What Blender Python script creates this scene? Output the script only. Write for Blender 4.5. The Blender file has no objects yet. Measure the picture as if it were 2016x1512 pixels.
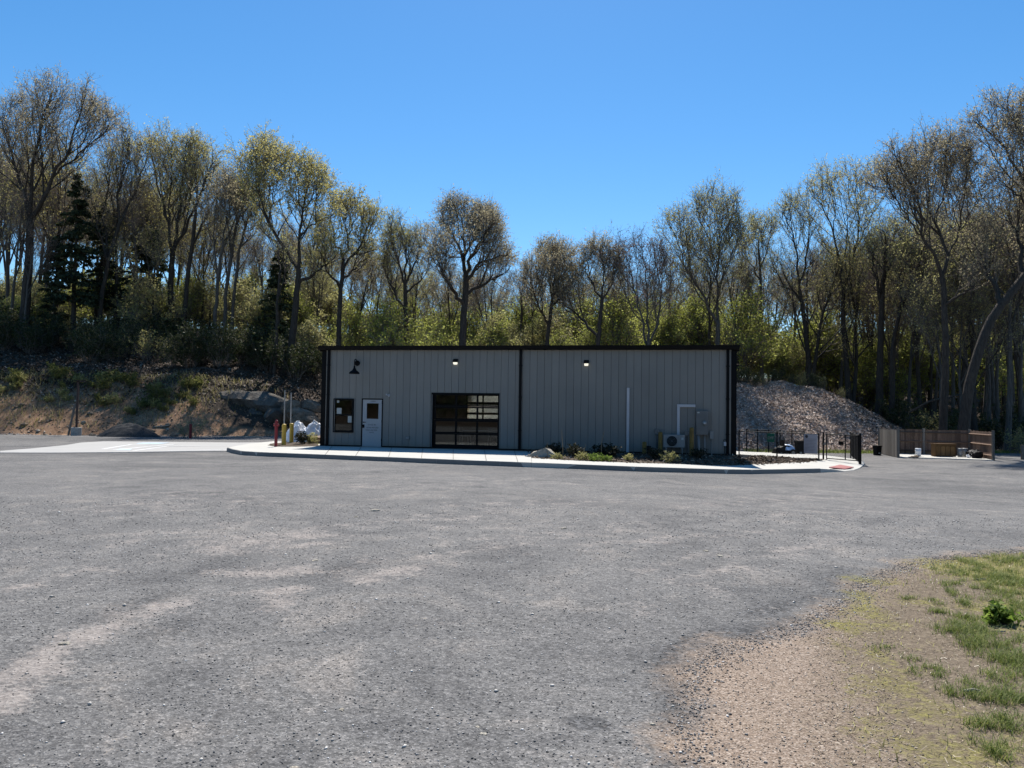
import bpy, bmesh, math, random
import numpy as np
from mathutils import Vector, Matrix, geometry

sc = bpy.context.scene
COL = sc.collection
R = math.radians

# ------------------------------------------------------------------ camera
CAM_H, FPX, CX, CY = 1.65, 1514.0, 1008.0, 756.0
PITCH, ROLL = math.atan(59 / 1514), R(0.84)
_F = np.array([0, math.cos(PITCH), math.sin(PITCH)])
_U0 = np.array([0, -math.sin(PITCH), math.cos(PITCH)])
_R0 = np.array([1.0, 0, 0])
_RC = math.cos(ROLL) * _R0 + math.sin(ROLL) * _U0
_UC = -math.sin(ROLL) * _R0 + math.cos(ROLL) * _U0
cam = bpy.data.objects.new('camera', bpy.data.cameras.new('camera'))
COL.objects.link(cam)
cam.data.sensor_width = 36
cam.data.lens = 36 * FPX / 2016
cam.data.clip_end = 2000
cam.matrix_world = Matrix(((_RC[0], _UC[0], -_F[0], 0), (_RC[1], _UC[1], -_F[1], 0),
                           (_RC[2], _UC[2], -_F[2], CAM_H), (0, 0, 0, 1)))
sc.camera = cam

# ------------------------------------------------------------------ sky, sun, exposure
SUN_EL, SUN_AZ = R(54.5), R(3)           # azimuth measured from +Y towards +X
world = bpy.data.worlds.new('World'); sc.world = world
world.use_nodes = True
wn = world.node_tree; wn.nodes.clear()
sky = wn.nodes.new('ShaderNodeTexSky'); sky.sky_type = 'NISHITA'
sky.sun_disc = False
sky.sun_elevation = SUN_EL
sky.sun_rotation = SUN_AZ
sky.altitude = 300; sky.air_density = 1.0; sky.dust_density = 0.15; sky.ozone_density = 3.0
hs = wn.nodes.new('ShaderNodeHueSaturation'); hs.inputs['Saturation'].default_value = 1.29; hs.inputs['Hue'].default_value = .497
bg = wn.nodes.new('ShaderNodeBackground'); bg.inputs['Strength'].default_value = 0.098
wo = wn.nodes.new('ShaderNodeOutputWorld')
wn.links.new(sky.outputs[0], hs.inputs['Color']); wn.links.new(hs.outputs[0], bg.inputs[0]); wn.links.new(bg.outputs[0], wo.inputs[0])
sl = bpy.data.lights.new('sun', 'SUN'); sl.energy = 5.0; sl.angle = R(0.5); sl.color = (1.0, 0.95, 0.88)
so = bpy.data.objects.new('sun', sl); COL.objects.link(so)
sdir = Vector((math.sin(SUN_AZ) * math.cos(SUN_EL), math.cos(SUN_AZ) * math.cos(SUN_EL), math.sin(SUN_EL)))
so.rotation_euler = sdir.to_track_quat('Z', 'Y').to_euler(); so.location = (0, 0, 60)
sc.view_settings.view_transform = 'Standard'; sc.view_settings.look = 'None'
sc.view_settings.gamma = 1; sc.view_settings.use_curve_mapping = False
sc.view_settings.exposure = 0.6
sc.render.engine = 'CYCLES'
sc.cycles.max_bounces = 6; sc.cycles.diffuse_bounces = 3; sc.cycles.glossy_bounces = 3
sc.cycles.transparent_max_bounces = 12; sc.cycles.transmission_bounces = 4
sc.cycles.use_denoising = True

# ------------------------------------------------------------------ pixel helpers
def ray(u, v):
    d = _F + (u - CX) / FPX * _RC - (v - CY) / FPX * _UC
    return d / d[1]
def at(u, v, d):                       # the point at depth d (metres along +Y) seen at pixel u, v
    r = ray(u, v)
    return np.array([0, 0, CAM_H]) + r * d

def sstep(a, b, x):
    t = np.clip((x - a) / (b - a), 0, 1)
    return t * t * (3 - 2 * t)
# smooth value noise, vectorised
_rs = np.random.RandomState(5)
_T = _rs.rand(256, 256)
def vnoise(x, y):
    x = np.asarray(x, float); y = np.asarray(y, float)
    xi = np.floor(x).astype(int); yi = np.floor(y).astype(int)
    fx = x - xi; fy = y - yi
    fx = fx * fx * (3 - 2 * fx); fy = fy * fy * (3 - 2 * fy)
    a = _T[xi % 256, yi % 256]; b = _T[(xi + 1) % 256, yi % 256]
    c = _T[xi % 256, (yi + 1) % 256]; d = _T[(xi + 1) % 256, (yi + 1) % 256]
    return (a * (1 - fx) + b * fx) * (1 - fy) + (c * (1 - fx) + d * fx) * fy - .5
def fbm(x, y, o=3):
    s = 0; a = 1.0
    for i in range(o):
        s = s + a * vnoise(x * 2 ** i + 17 * i, y * 2 ** i + 31 * i); a *= .5
    return s

# ------------------------------------------------------------------ terrain heights
def lot_z(x, y):
    return -0.4 * sstep(-2, 15, x) * sstep(9, 21, y)
TX = [-90, -60, -30, -22, -14, -5, 5, 10, 26, 32, 60, 90]
TY = [34, 40, 45.5, 46.5, 50, 50, 48, 46.5, 48, 51, 51, 50]
def toe(x): return np.interp(x, TX, TY) + .5 * fbm(x * .25, x * 0 + 3.3)
PL = ([0, 3, 5.5, 10, 18, 35, 60, 200], [0, 1.9, 3.5, 4.7, 6.5, 9.8, 12.5, 17])
PM = ([0, 5, 10, 20, 40, 80, 200], [0, .9, 2.2, 3.6, 5.2, 8.5, 15])
PC = ([0, 1, 8.2, 10, 14, 40, 200], [0, .35, 4.25, 4.55, 4.6, 6.5, 15])
PR = ([0, 6, 20, 60, 200], [0, .4, 2.0, 7.0, 15])
def H(x, y):
    x = np.asarray(x, float); y = np.asarray(y, float)
    s = np.maximum(y - toe(x), 0)
    l, m, c, r = [np.interp(s, *p) for p in (PL, PM, PC, PR)]
    wl = 1 - sstep(-18, -10.5, x); wc = sstep(-5, -1, x) * (1 - np.clip((x - 22.6) / 7.6, 0, 1)); wr = np.clip((x - 22.6) / 7.6, 0, 1)
    wm = np.clip(1 - wl - wc - wr, 0, 1)
    z = lot_z(x, y) + wl * l + wm * m + wc * c + wr * r
    z = z + sstep(0, 4, s) * (.35 * fbm(x * .35, y * .35) + .14 * fbm(x * 1.6, y * 1.6))
    b = np.maximum(-16 - y, 0)
    return z + np.interp(b, [0, 8, 30, 100], [0, 1.2, 6, 9]) + .012 * fbm(x * .5, y * .5) + .006 * fbm(x * 3, y * 3)
def p2w(u, v, zo=0.0):                 # the ground point under pixel u, v (zo above the ground)
    r = ray(u, v); d = 25.0
    for i in range(80):
        z = float(H(r[0] * d, d)) + zo
        nd = (z - CAM_H) / r[2]
        if nd <= 0 or nd > 120: nd = 60
        d = .6 * d + .4 * nd
    return np.array([r[0] * d, d, CAM_H + r[2] * d])
def gz(x, y): return float(H(x, y))

# ------------------------------------------------------------------ mesh + object helpers
def mesh_np(name, V, F, smooth=False):
    V = np.ascontiguousarray(V, dtype=np.float32); F = np.ascontiguousarray(F, dtype=np.int32)
    me = bpy.data.meshes.new(name); m, k = F.shape
    me.vertices.add(len(V)); me.vertices.foreach_set('co', V.ravel())
    me.loops.add(m * k); me.loops.foreach_set('vertex_index', F.ravel())
    me.polygons.add(m); me.polygons.foreach_set('loop_start', np.arange(0, m * k, k, dtype=np.int32))
    if smooth: me.polygons.foreach_set('use_smooth', np.ones(m, dtype=bool))
    me.update(calc_edges=True)
    return me
def tag(o, label=None, cat=None, group=None, kind=None):
    if label: o['label'] = label
    if cat: o['category'] = cat
    if group: o['group'] = group
    if kind: o['kind'] = kind
    return o
def link(name, me, mat=None, parent=None):
    o = bpy.data.objects.new(name, me); COL.objects.link(o)
    if mat is not None and me is not None:
        if not me.materials: me.materials.append(mat)
    if parent is not None: o.parent = parent
    return o
def empty(name, loc=(0, 0, 0), rz=0, label=None, cat=None, group=None):
    o = bpy.data.objects.new(name, None); COL.objects.link(o)
    o.empty_display_size = .1
    o.location = [float(c) for c in loc]; o.rotation_euler = (0, 0, rz)
    return tag(o, label, cat, group)
BOXV = np.array([(x, y, z) for x in (0, 1) for y in (0, 1) for z in (0, 1)], float)
BOXF = [(0, 1, 3, 2), (4, 6, 7, 5), (0, 4, 5, 1), (2, 3, 7, 6), (0, 2, 6, 4), (1, 5, 7, 3)]
class MB:
    """collects simple shapes and links them as one mesh object"""
    def __init__(s): s.v = []; s.f = []
    def add(s, vs, fs):
        n = len(s.v); s.v += [tuple(float(c) for c in p) for p in vs]; s.f += [tuple(i + n for i in f) for f in fs]; return s
    def box(s, x0, x1, y0, y1, z0, z1):
        return s.add([(x0 + (x1 - x0) * p[0], y0 + (y1 - y0) * p[1], z0 + (z1 - z0) * p[2]) for p in BOXV], BOXF)
    def tube(s, pts, r, n=8, cap=True):
        pts = [Vector([float(c) for c in p]) for p in pts]; rs = r if isinstance(r, (list, tuple)) else [r] * len(pts)
        vs = []; fs = []; ref = None
        for i, p in enumerate(pts):
            t = (pts[min(i + 1, len(pts) - 1)] - pts[max(i - 1, 0)]).normalized()
            if ref is None: ref = Vector((0, 0, 1)) if abs(t.z) < .9 else Vector((1, 0, 0))
            a = t.cross(ref).normalized(); b = t.cross(a).normalized(); ref = a.cross(t) if False else ref
            for k in range(n):
                q = 2 * math.pi * k / n
                vs.append(p + (a * math.cos(q) + b * math.sin(q)) * rs[i])
        for i in range(len(pts) - 1):
            for k in range(n):
                k2 = (k + 1) % n
                fs.append((i * n + k, i * n + k2, (i + 1) * n + k2, (i + 1) * n + k))
        if cap:
            fs.append(tuple(range(n))); fs.append(tuple((len(pts) - 1) * n + k for k in reversed(range(n))))
        return s.add(vs, fs)
    def lathe(s, prof, n=20, c=(0, 0, 0)):
        vs = []; fs = []
        for (r, z) in prof:
            for k in range(n):
                q = 2 * math.pi * k / n; vs.append((c[0] + r * math.cos(q), c[1] + r * math.sin(q), c[2] + z))
        for i in range(len(prof) - 1):
            for k in range(n):
                k2 = (k + 1) % n; fs.append((i * n + k, i * n + k2, (i + 1) * n + k2, (i + 1) * n + k))
        fs.append(tuple(reversed(range(n)))); fs.append(tuple((len(prof) - 1) * n + k for k in range(n)))
        return s.add(vs, fs)
    def build(s, name, mat, parent=None, smooth=False, bevel=0):
        me = bpy.data.meshes.new(name); me.from_pydata(s.v, [], s.f)
        bm = bmesh.new(); bm.from_mesh(me)
        bmesh.ops.recalc_face_normals(bm, faces=bm.faces)
        if bevel:
            bmesh.ops.bevel(bm, geom=[e for e in bm.edges if e.calc_face_angle(0) > .6], offset=bevel, segments=2, affect='EDGES', profile=.6)
        bm.to_mesh(me); bm.free()
        if smooth:
            for p in me.polygons: p.use_smooth = True
        me.update()
        return link(name, me, mat, parent)
_unit = {}
def part_box(name, mat, parent, x0, x1, y0, y1, z0, z1):   # alike plain pieces share one mesh
    key = mat.name
    if key not in _unit:
        me = bpy.data.meshes.new('piece_' + key); me.from_pydata([tuple(p) for p in BOXV], [], BOXF)
        bm = bmesh.new(); bm.from_mesh(me); bmesh.ops.recalc_face_normals(bm, faces=bm.faces); bm.to_mesh(me); bm.free()
        me.materials.append(mat); _unit[key] = me
    o = link(name, _unit[key], None, parent)
    o.location = (x0, y0, z0); o.scale = (x1 - x0, y1 - y0, z1 - z0)
    return o
def text_mesh(name, txt, size, mat, parent, loc, rot=(math.pi / 2, 0, 0), depth=.0015, sx=1.0):
    cu = bpy.data.curves.new(name, 'FONT'); cu.body = txt; cu.size = size; cu.extrude = depth
    cu.align_x = 'CENTER'; cu.align_y = 'CENTER'; cu.resolution_u = 2
    t = bpy.data.objects.new('tmp_text', cu); COL.objects.link(t)
    dg = bpy.context.evaluated_depsgraph_get()
    me = bpy.data.meshes.new_from_object(t.evaluated_get(dg))
    bpy.data.objects.remove(t); me.materials.clear()
    o = link(name, me, mat, parent); o.location = loc; o.rotation_euler = rot; o.scale = (sx, 1, 1)
    return o

# ------------------------------------------------------------------ materials
MATS = {}
class NT:
    def __init__(s, name):
        m = bpy.data.materials.new(name); m.use_nodes = True; s.m = m; s.t = m.node_tree
        s.b = s.t.nodes['Principled BSDF']; s.out = s.t.nodes['Material Output']
    def n(s, typ, **kw):
        nd = s.t.nodes.new('ShaderNode' + typ)
        for k, v in kw.items():
            if k.startswith('i_'):
                key = k[2:]; key = int(key) if key.isdigit() else key.replace('_', ' ')
                nd.inputs[key].default_value = v
            else: setattr(nd, k, v)
        return nd
    def l(s, a, b): s.t.links.new(a, b)
    def pos(s): return s.n('NewGeometry').outputs['Position']
    def noise(s, co, scale, detail=4, rough=.6, dist=0):
        nd = s.n('TexNoise', i_Scale=scale, i_Detail=detail, i_Roughness=rough, i_Distortion=dist); s.l(co, nd.inputs['Vector']); return nd.outputs['Fac']
    def ramp(s, fac, stops):
        nd = s.n('ValToRGB'); e = nd.color_ramp.elements
        while len(e) > 1: e.remove(e[-1])
        for i, (p, c) in enumerate(stops):
            el = e[0] if i == 0 else e.new(p)
            el.position = p; el.color = tuple(c) + (1,) if len(c) == 3 else c
        s.l(fac, nd.inputs[0]); return nd.outputs['Color']
    def mix(s, fac, a, b, typ='MIX'):
        nd = s.n('MixRGB', blend_type=typ)
        for k, x in ((0, fac), (1, a), (2, b)):
            if isinstance(x, (int, float)): nd.inputs[k].default_value = x if k == 0 else (x, x, x, 1)
            elif isinstance(x, tuple): nd.inputs[k].default_value = x + (1,)
            else: s.l(x, nd.inputs[k])
        return nd.outputs[0]
    def math(s, op, a, b=0.0, clamp=False):
        nd = s.n('Math', operation=op, use_clamp=clamp)
        for k, x in ((0, a), (1, b)):
            if isinstance(x, (int, float)): nd.inputs[k].default_value = x
            else: s.l(x, nd.inputs[k])
        return nd.outputs[0]
    def bump(s, h, strength=.3, dist=.01):
        nd = s.n('Bump', i_Strength=strength, i_Distance=dist); s.l(h, nd.inputs['Height']); s.l(nd.outputs[0], s.b.inputs['Normal'])
    def col(s, c):
        if isinstance(c, tuple): s.b.inputs['Base Color'].default_value = c + (1,)
        else: s.l(c, s.b.inputs['Base Color'])
    def set(s, rough=.7, metal=0, spec=.4):
        s.b.inputs['Roughness'].default_value = rough; s.b.inputs['Metallic'].default_value = metal
        s.b.inputs['Specular IOR Level'].default_value = spec; return s
def simple(name, c, rough=.6, metal=0, var=.15, scale=6, spec=.4, bump=0, bscale=60):
    t = NT(name); co = t.pos()
    n1 = t.noise(co, scale, 5, .65)
    lo = tuple(x * (1 - var) for x in c); hi = tuple(min(1, x * (1 + var)) for x in c)
    t.col(t.ramp(n1, [(.3, lo), (.7, hi)])); t.set(rough, metal, spec)
    if bump: t.bump(t.noise(co, bscale, 3), bump, .01)
    return t.m
def leafmat(name, c1, c2, c3, transl=.58):
    t = NT(name); g = t.n('NewGeometry')
    c = t.ramp(g.outputs['Random Per Island'], [(0, c1), (.5, c2), (1, c3)])
    t.col(c); t.set(.65, 0, .25)
    tr = t.n('BsdfTranslucent'); t.l(c, tr.inputs['Color'])
    mx = t.n('MixShader'); mx.inputs[0].default_value = transl
    t.l(t.b.outputs[0], mx.inputs[1]); t.l(tr.outputs[0], mx.inputs[2]); t.l(mx.outputs[0], t.out.inputs[0])
    return t.m
def islandmat(name, stops, rough=.8, spec=.3):
    t = NT(name); g = t.n('NewGeometry')
    t.col(t.ramp(g.outputs['Random Per Island'], stops)); t.set(rough, 0, spec); return t.m

def mk_bark(name, a, b):
    t = NT(name); tc = t.n('TexCoord'); mp = t.n('Mapping'); mp.inputs['Scale'].default_value = (5, 5, .8); t.l(tc.outputs['Object'], mp.inputs[0])
    n1 = t.noise(mp.outputs[0], 3, 6, .7); t.col(t.ramp(n1, [(.3, a), (.72, b)])); t.set(.9, 0, .2); t.bump(n1, .8, .05); return t.m
M_bark = mk_bark('bark', (.024, .020, .017), (.092, .076, .062))
M_bark2 = mk_bark('bark_grey', (.045, .04, .036), (.16, .14, .12))
M_twig = simple('twig', (.19, .16, .135), .9, var=.3, scale=.8, spec=.15)
M_gold = leafmat('leaf_gold', (.32, .285, .09), (.46, .41, .145), (.58, .525, .22))
M_olive = leafmat('leaf_olive', (.27, .26, .095), (.39, .37, .145), (.50, .475, .21))
M_brown = leafmat('leaf_brown', (.27, .235, .14), (.38, .33, .20), (.48, .42, .265))
M_purple = leafmat('leaf_purple', (.11, .075, .07), (.16, .11, .095), (.22, .16, .13))
M_green = leafmat('leaf_green', (.16, .18, .035), (.34, .37, .075), (.50, .52, .16))
M_dkgreen = leafmat('leaf_dark', (.022, .032, .012), (.045, .058, .02), (.085, .095, .035), .3)
M_bright = leafmat('leaf_bright', (.085, .14, .02), (.17, .25, .04), (.28, .35, .08))
M_needle = leafmat('needle', (.018, .028, .015), (.042, .058, .03), (.085, .105, .05), .35)
M_grass = leafmat('grass', (.08, .115, .022), (.16, .21, .045), (.32, .33, .11), .4)
M_straw = islandmat('straw', [(0, (.05, .035, .024)), (.3, (.12, .085, .055)), (.6, (.28, .215, .14)), (.9, (.45, .37, .26)), (1, (.78, .70, .58))])
M_litter = islandmat('leaf_litter', [(0, (.03, .02, .014)), (.45, (.085, .055, .036)), (.8, (.17, .12, .085)), (1, (.40, .33, .26))])
M_chip = islandmat('wood_chip', [(0, (.15, .105, .078)), (.35, (.37, .275, .21)), (.75, (.58, .455, .36)), (1, (.84, .73, .62))])
M_gravel = islandmat('loose_gravel', [(0, (.05, .05, .05)), (.35, (.13, .128, .126)), (.75, (.22, .215, .21)), (.9, (.36, .35, .33)), (.96, (.75, .72, .67)), (1, (.85, .82, .78))])
M_gravelp = islandmat('pink_gravel', [(0, (.11, .088, .068)), (.4, (.26, .215, .17)), (.8, (.39, .335, .275)), (1, (.62, .56, .48))])
def panelmat():
    t = NT('wall_steel'); co = t.pos(); oi = t.n('ObjectInfo'); sp = t.n('SeparateXYZ'); t.l(co, sp.inputs[0])
    k = t.ramp(t.noise(co, .7, 4, .6), [(.3, (.188, .182, .168)), (.7, (.21, .203, .186))])
    mr = t.n('MapRange'); mr.inputs[3].default_value = .955; mr.inputs[4].default_value = 1.045; t.l(oi.outputs['Random'], mr.inputs[0]); k = t.mix(1, k, mr.outputs[0], 'MULTIPLY')
    mp = t.n('Mapping'); mp.inputs['Scale'].default_value = (9, 9, .8); t.l(co, mp.inputs[0]); st = t.noise(mp.outputs[0], 1.2, 5, .7)      # faint run-off streaks
    k = t.mix(t.math('MULTIPLY', t.ramp(st, [(.5, (0, 0, 0)), (.8, (1, 1, 1))]), .22), k, (.13, .12, .105))
    dz = t.n('MapRange'); dz.inputs[1].default_value = .62; dz.inputs[2].default_value = .15; t.l(sp.outputs[2], dz.inputs[0])              # mud splashed up from the ground
    sp2 = t.ramp(t.math('MULTIPLY', t.noise(co, 14, 4, .7), dz.outputs[0]), [(.22, (0, 0, 0)), (.6, (1, 1, 1))])
    k = t.mix(t.math('MULTIPLY', sp2, .6), k, (.16, .125, .09)); t.col(k); t.set(.5, 0, .3); t.bump(t.noise(co, 1.6, 2), .12, .02); return t.m
M_panel = panelmat()
M_trim = simple('black_trim', (.004, .004, .0045), .6, var=.2, scale=2, spec=.12)
M_dark = simple('dark_backing', (.02, .02, .02), .8)
M_white = simple('white_paint', (.42, .42, .44), .5, var=.05, scale=2)
M_door = simple('door_paint', (.33, .345, .36), .45, var=.05, scale=1.5)
M_paper = simple('paper', (.40, .42, .40), .8, var=.06, scale=8)
M_ink = simple('ink', (.06, .065, .08), .8)
M_steel = simple('grey_steel', (.125, .13, .132), .45, .3, .1, 3)
M_galv = simple('galvanised', (.24, .24, .235), .55, .3, .15, 8)
M_grey = simple('unit_grey', (.22, .22, .215), .5, var=.06, scale=3)
M_yellow = simple('yellow_paint', (.50, .33, .045), .5, var=.2, scale=5)
M_yellow_shade = simple('shaded_yellow', (.17, .105, .025), .7, var=.4, scale=7)  # the yellow paint again, darkened so the wall's shade is in its colour
M_red = simple('red_paint', (.17, .012, .018), .45, var=.25, scale=5)
M_brownp = simple('brown_pole', (.05, .028, .022), .5, var=.2, scale=4)
M_mortar = simple('old_concrete', (.34, .33, .30), .9, var=.2, scale=9, bump=.3)
M_int = simple('interior', (.16, .16, .155), .8)
M_plank = None
def plankmat(name, a, b):
    t = NT(name); oi = t.n('ObjectInfo'); tc = t.n('TexCoord'); mp = t.n('Mapping'); mp.inputs['Scale'].default_value = (6, 6, .7); t.l(t.pos(), mp.inputs[0])
    n1 = t.noise(mp.outputs[0], 4, 5, .7); c = t.ramp(n1, [(.25, a), (.75, b)])
    br = t.n('MapRange'); br.inputs[3].default_value = .65; br.inputs[4].default_value = 1.3; t.l(oi.outputs['Random'], br.inputs[0])
    t.col(t.mix(1, c, br.outputs[0], 'MULTIPLY')); t.set(.85, 0, .2); t.bump(n1, .4, .01); return t.m
M_plank = plankmat('weathered_board', (.11, .07, .05), (.215, .145, .105))
M_plankg = plankmat('grey_board', (.14, .12, .10), (.25, .22, .185))
M_crate = plankmat('brown_wood', (.12, .065, .026), (.21, .125, .055))
def concrete(name, c, joint=False):
    t = NT(name); co = t.pos(); a = t.noise(co, .9, 5, .6); b = t.noise(co, 45, 3, .6); s_ = t.noise(co, 5, 5, .75)
    k = t.ramp(a, [(.3, tuple(x * .9 for x in c)), (.7, tuple(x * 1.05 for x in c))])
    k = t.mix(t.math('MULTIPLY', b, .35), k, tuple(x * .7 for x in c))
    st = t.ramp(s_, [(.60, (0, 0, 0)), (.74, (1, 1, 1))])
    k = t.mix(t.math('MULTIPLY', st, .28), k, tuple(x * .62 for x in c))
    t.col(k); t.set(.9, 0, .25); t.bump(b, .25, .004); return t.m
M_conc = concrete('concrete', (.50, .485, .44))
M_kerb = concrete('kerb_concrete', (.23, .22, .205))  # sidewalk concrete darkened: the shade on the kerb face is put into the colour
M_pad = concrete('pad_concrete', (.40, .39, .37))
def glassmat(name, tint=(.85, .9, .88), refl=1.0):
    t = NT(name); t.t.nodes.remove(t.b)
    fr = t.n('Fresnel', i_IOR=1.55); tr = t.n('BsdfTransparent'); tr.inputs[0].default_value = tint + (1,)
    gl = t.n('BsdfGlossy', i_Roughness=.02); mx = t.n('MixShader')
    t.l(fr.outputs[0], mx.inputs[0]); t.l(tr.outputs[0], mx.inputs[1]); t.l(gl.outputs[0], mx.inputs[2]); t.l(mx.outputs[0], t.out.inputs[0])
    return t.m
M_glass = glassmat('window_glass', (.80, .84, .82))
def emat(name, c, s):
    t = NT(name); t.b.inputs['Emission Color'].default_value = c + (1,); t.b.inputs['Emission Strength'].default_value = s; t.col(c); return t.m
M_lamp = emat('lit_lens', (1.0, .93, .75), .55)
def rockmat(name, a, b, c):
    t = NT(name); co = t.pos(); n1 = t.noise(co, 1.6, 7, .68, .6); n2 = t.noise(co, 9, 5, .7)
    k = t.ramp(n1, [(.28, a), (.5, b), (.75, c)]); k = t.mix(t.math('MULTIPLY', n2, .5), k, a)
    t.col(k); t.set(.95, 0, .08); t.bump(t.math('ADD', n2, t.math('MULTIPLY', n1, 1.5)), 1.0, .12); return t.m
M_rock = rockmat('ledge_rock', (.06, .052, .044), (.155, .14, .12), (.29, .265, .225))
M_rockw = rockmat('warm_rock', (.09, .068, .05), (.26, .205, .15), (.47, .40, .32))
M_stone = rockmat('pale_stone', (.30, .27, .22), (.5, .46, .38), (.66, .62, .55))
M_plastic = simple('white_plastic', (.72, .73, .75), .45, var=.06, scale=3)
M_black = simple('black_plastic', (.007, .007, .008), .6, var=.3, scale=4, spec=.12)
M_tarp = simple('blue_tarp', (.30, .42, .60), .4, var=.3, scale=4)
M_sign = simple('green_sign', (.015, .15, .10), .5, var=.08)
M_board = simple('sign_board', (.44, .46, .52), .5, var=.04)
M_tact = simple('tactile_red', (.33, .12, .11), .8, var=.15, scale=12)
M_blue = simple('blue_paint', (.38, .48, .56), .8, var=.2, scale=4)
M_line = simple('line_paint', (.60, .60, .58), .8, var=.15, scale=7)

# ground: one material, its soils and painted far-lot shade set by masks on the mesh
def groundmat():
    t = NT('ground'); co = t.pos()
    big = t.noise(co, .35, 5, .6); mid = t.noise(co, 2.2, 5, .65); fine = t.noise(co, 16, 5, .75); grit = t.noise(co, 85, 3, .75)
    vo = t.n('TexVoronoi', i_Scale=42.0); t.l(co, vo.inputs['Vector'])
    vo2 = t.n('TexVoronoi', i_Scale=120.0); t.l(co, vo2.inputs['Vector'])
    def sepx(c): s_ = t.n('SeparateColor'); t.l(c, s_.inputs[0]); return s_.outputs[0]
    v1 = sepx(vo.outputs['Color']); v2 = sepx(vo2.outputs['Color'])
    def att(n): a = t.n('Attribute', attribute_name=n); return a.outputs['Fac']
    def mask(n, amt=.55, lo=.42, hi=.58):
        br = t.math('MULTIPLY', t.math('SUBTRACT', t.mix(.5, mid, fine), .5), amt * 2.4)
        return sepx(t.ramp(t.math('ADD', att(n), br), [(lo, (0, 0, 0)), (hi, (1, 1, 1))]))
    # worn asphalt millings
    k = t.ramp(big, [(.3, (.122, .119, .115)), (.5, (.155, .151, .146)), (.7, (.190, .184, .176))])
    k = t.mix(.52, k, t.ramp(v2, [(0, (.035, .034, .034)), (.5, (.13, .128, .126)), (.86, (.215, .21, .202)), (1, (.50, .485, .46))]))
    k = t.mix(.25, k, t.ramp(v1, [(0, (.03, .03, .03)), (.5, (.13, .128, .126)), (1, (.32, .31, .30))]))
    k = t.mix(.8, k, t.ramp(fine, [(.28, (.30, .30, .30)), (.5, (.5, .5, .5)), (.75, (.68, .68, .68))]), 'OVERLAY')
    k = t.mix(.5, k, t.ramp(mid, [(.32, (.36, .36, .365)), (.5, (.5, .5, .5)), (.72, (.6, .59, .58))]), 'OVERLAY')
    patch = t.noise(co, .62, 6, .72, 1.2)
    k = t.mix(1, k, t.ramp(patch, [(.30, (.70, .70, .71)), (.44, (.98, .975, .97)), (.54, (1.08, 1.07, 1.055)), (.63, (1.34, 1.28, 1.22)), (.75, (1.6, 1.5, 1.4))]), 'MULTIPLY')
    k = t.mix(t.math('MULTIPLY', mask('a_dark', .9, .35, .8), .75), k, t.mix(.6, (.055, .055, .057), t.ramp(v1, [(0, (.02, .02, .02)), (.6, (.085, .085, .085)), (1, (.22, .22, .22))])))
    tan = t.mix(.5, t.ramp(mid, [(.3, (.24, .21, .19)), (.7, (.37, .325, .29))]), t.ramp(v1, [(0, (.15, .13, .12)), (1, (.45, .40, .36))]))
    k = t.mix(t.math('MULTIPLY', mask('a_tan', 2.1, .38, .95), .72), k, tan)
    pk = t.ramp(t.mix(.5, mid, big), [(.35, (.185, .135, .098)), (.52, (.275, .20, .145)), (.68, (.36, .255, .17))])
    pk = t.mix(.6, pk, t.ramp(v2, [(0, (.07, .052, .04)), (.45, (.25, .195, .15)), (.8, (.37, .30, .24)), (1, (.60, .52, .44))]))
    k = t.mix(mask('a_pink', .75, .25, .8), k, pk)
    soil = t.ramp(fine, [(.25, (.07, .052, .036)), (.5, (.165, .125, .085)), (.75, (.28, .225, .155))])
    soil = t.mix(.35, soil, t.ramp(v2, [(0, (.05, .04, .03)), (1, (.30, .25, .19))]))
    k = t.mix(mask('a_soil', .75, .25, .8), k, soil)
    grn = t.ramp(fine, [(.25, (.085, .08, .022)), (.5, (.19, .175, .045)), (.75, (.32, .29, .085))])
    k = t.mix(t.math('MULTIPLY', mask('a_green', 1.3, .4, .85), .75), k, grn)
    bank = t.ramp(t.mix(.5, mid, fine), [(.3, (.11, .06, .033)), (.5, (.25, .15, .088)), (.7, (.42, .28, .18))])
    k = t.mix(mask('a_bank', .4), k, bank)
    lit = t.ramp(t.mix(.6, mid, fine), [(.32, (.018, .014, .010)), (.5, (.055, .040, .029)), (.7, (.12, .088, .064))])
    k = t.mix(mask('a_litter', .4), k, lit)
    ch = t.ramp(t.mix(.65, mid, fine), [(.3, (.15, .11, .09)), (.5, (.34, .27, .23)), (.68, (.55, .46, .40))])
    k = t.mix(mask('a_chips', .3), k, ch)
    t.col(k); t.set(.95, 0, .15)
    h = t.math('ADD', t.math('MULTIPLY', vo.outputs['Distance'], .8), t.math('ADD', t.math('MULTIPLY', grit, .9), t.math('MULTIPLY', fine, 1.6)))
    t.bump(h, .75, .012)
    return t.m
M_ground = groundmat()
def mulchmat():
    t = NT('mulch'); co = t.pos(); a = t.noise(co, 9, 6, .75); b = t.noise(co, 2, 4)
    t.col(t.mix(t.math('MULTIPLY', b, .5), t.ramp(a, [(.3, (.030, .022, .016)), (.55, (.095, .07, .05)), (.75, (.21, .17, .13))]), (.10, .085, .065))); t.set(.95, 0, .15); t.bump(a, .9, .05); return t.m
M_mulch = mulchmat()

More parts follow.
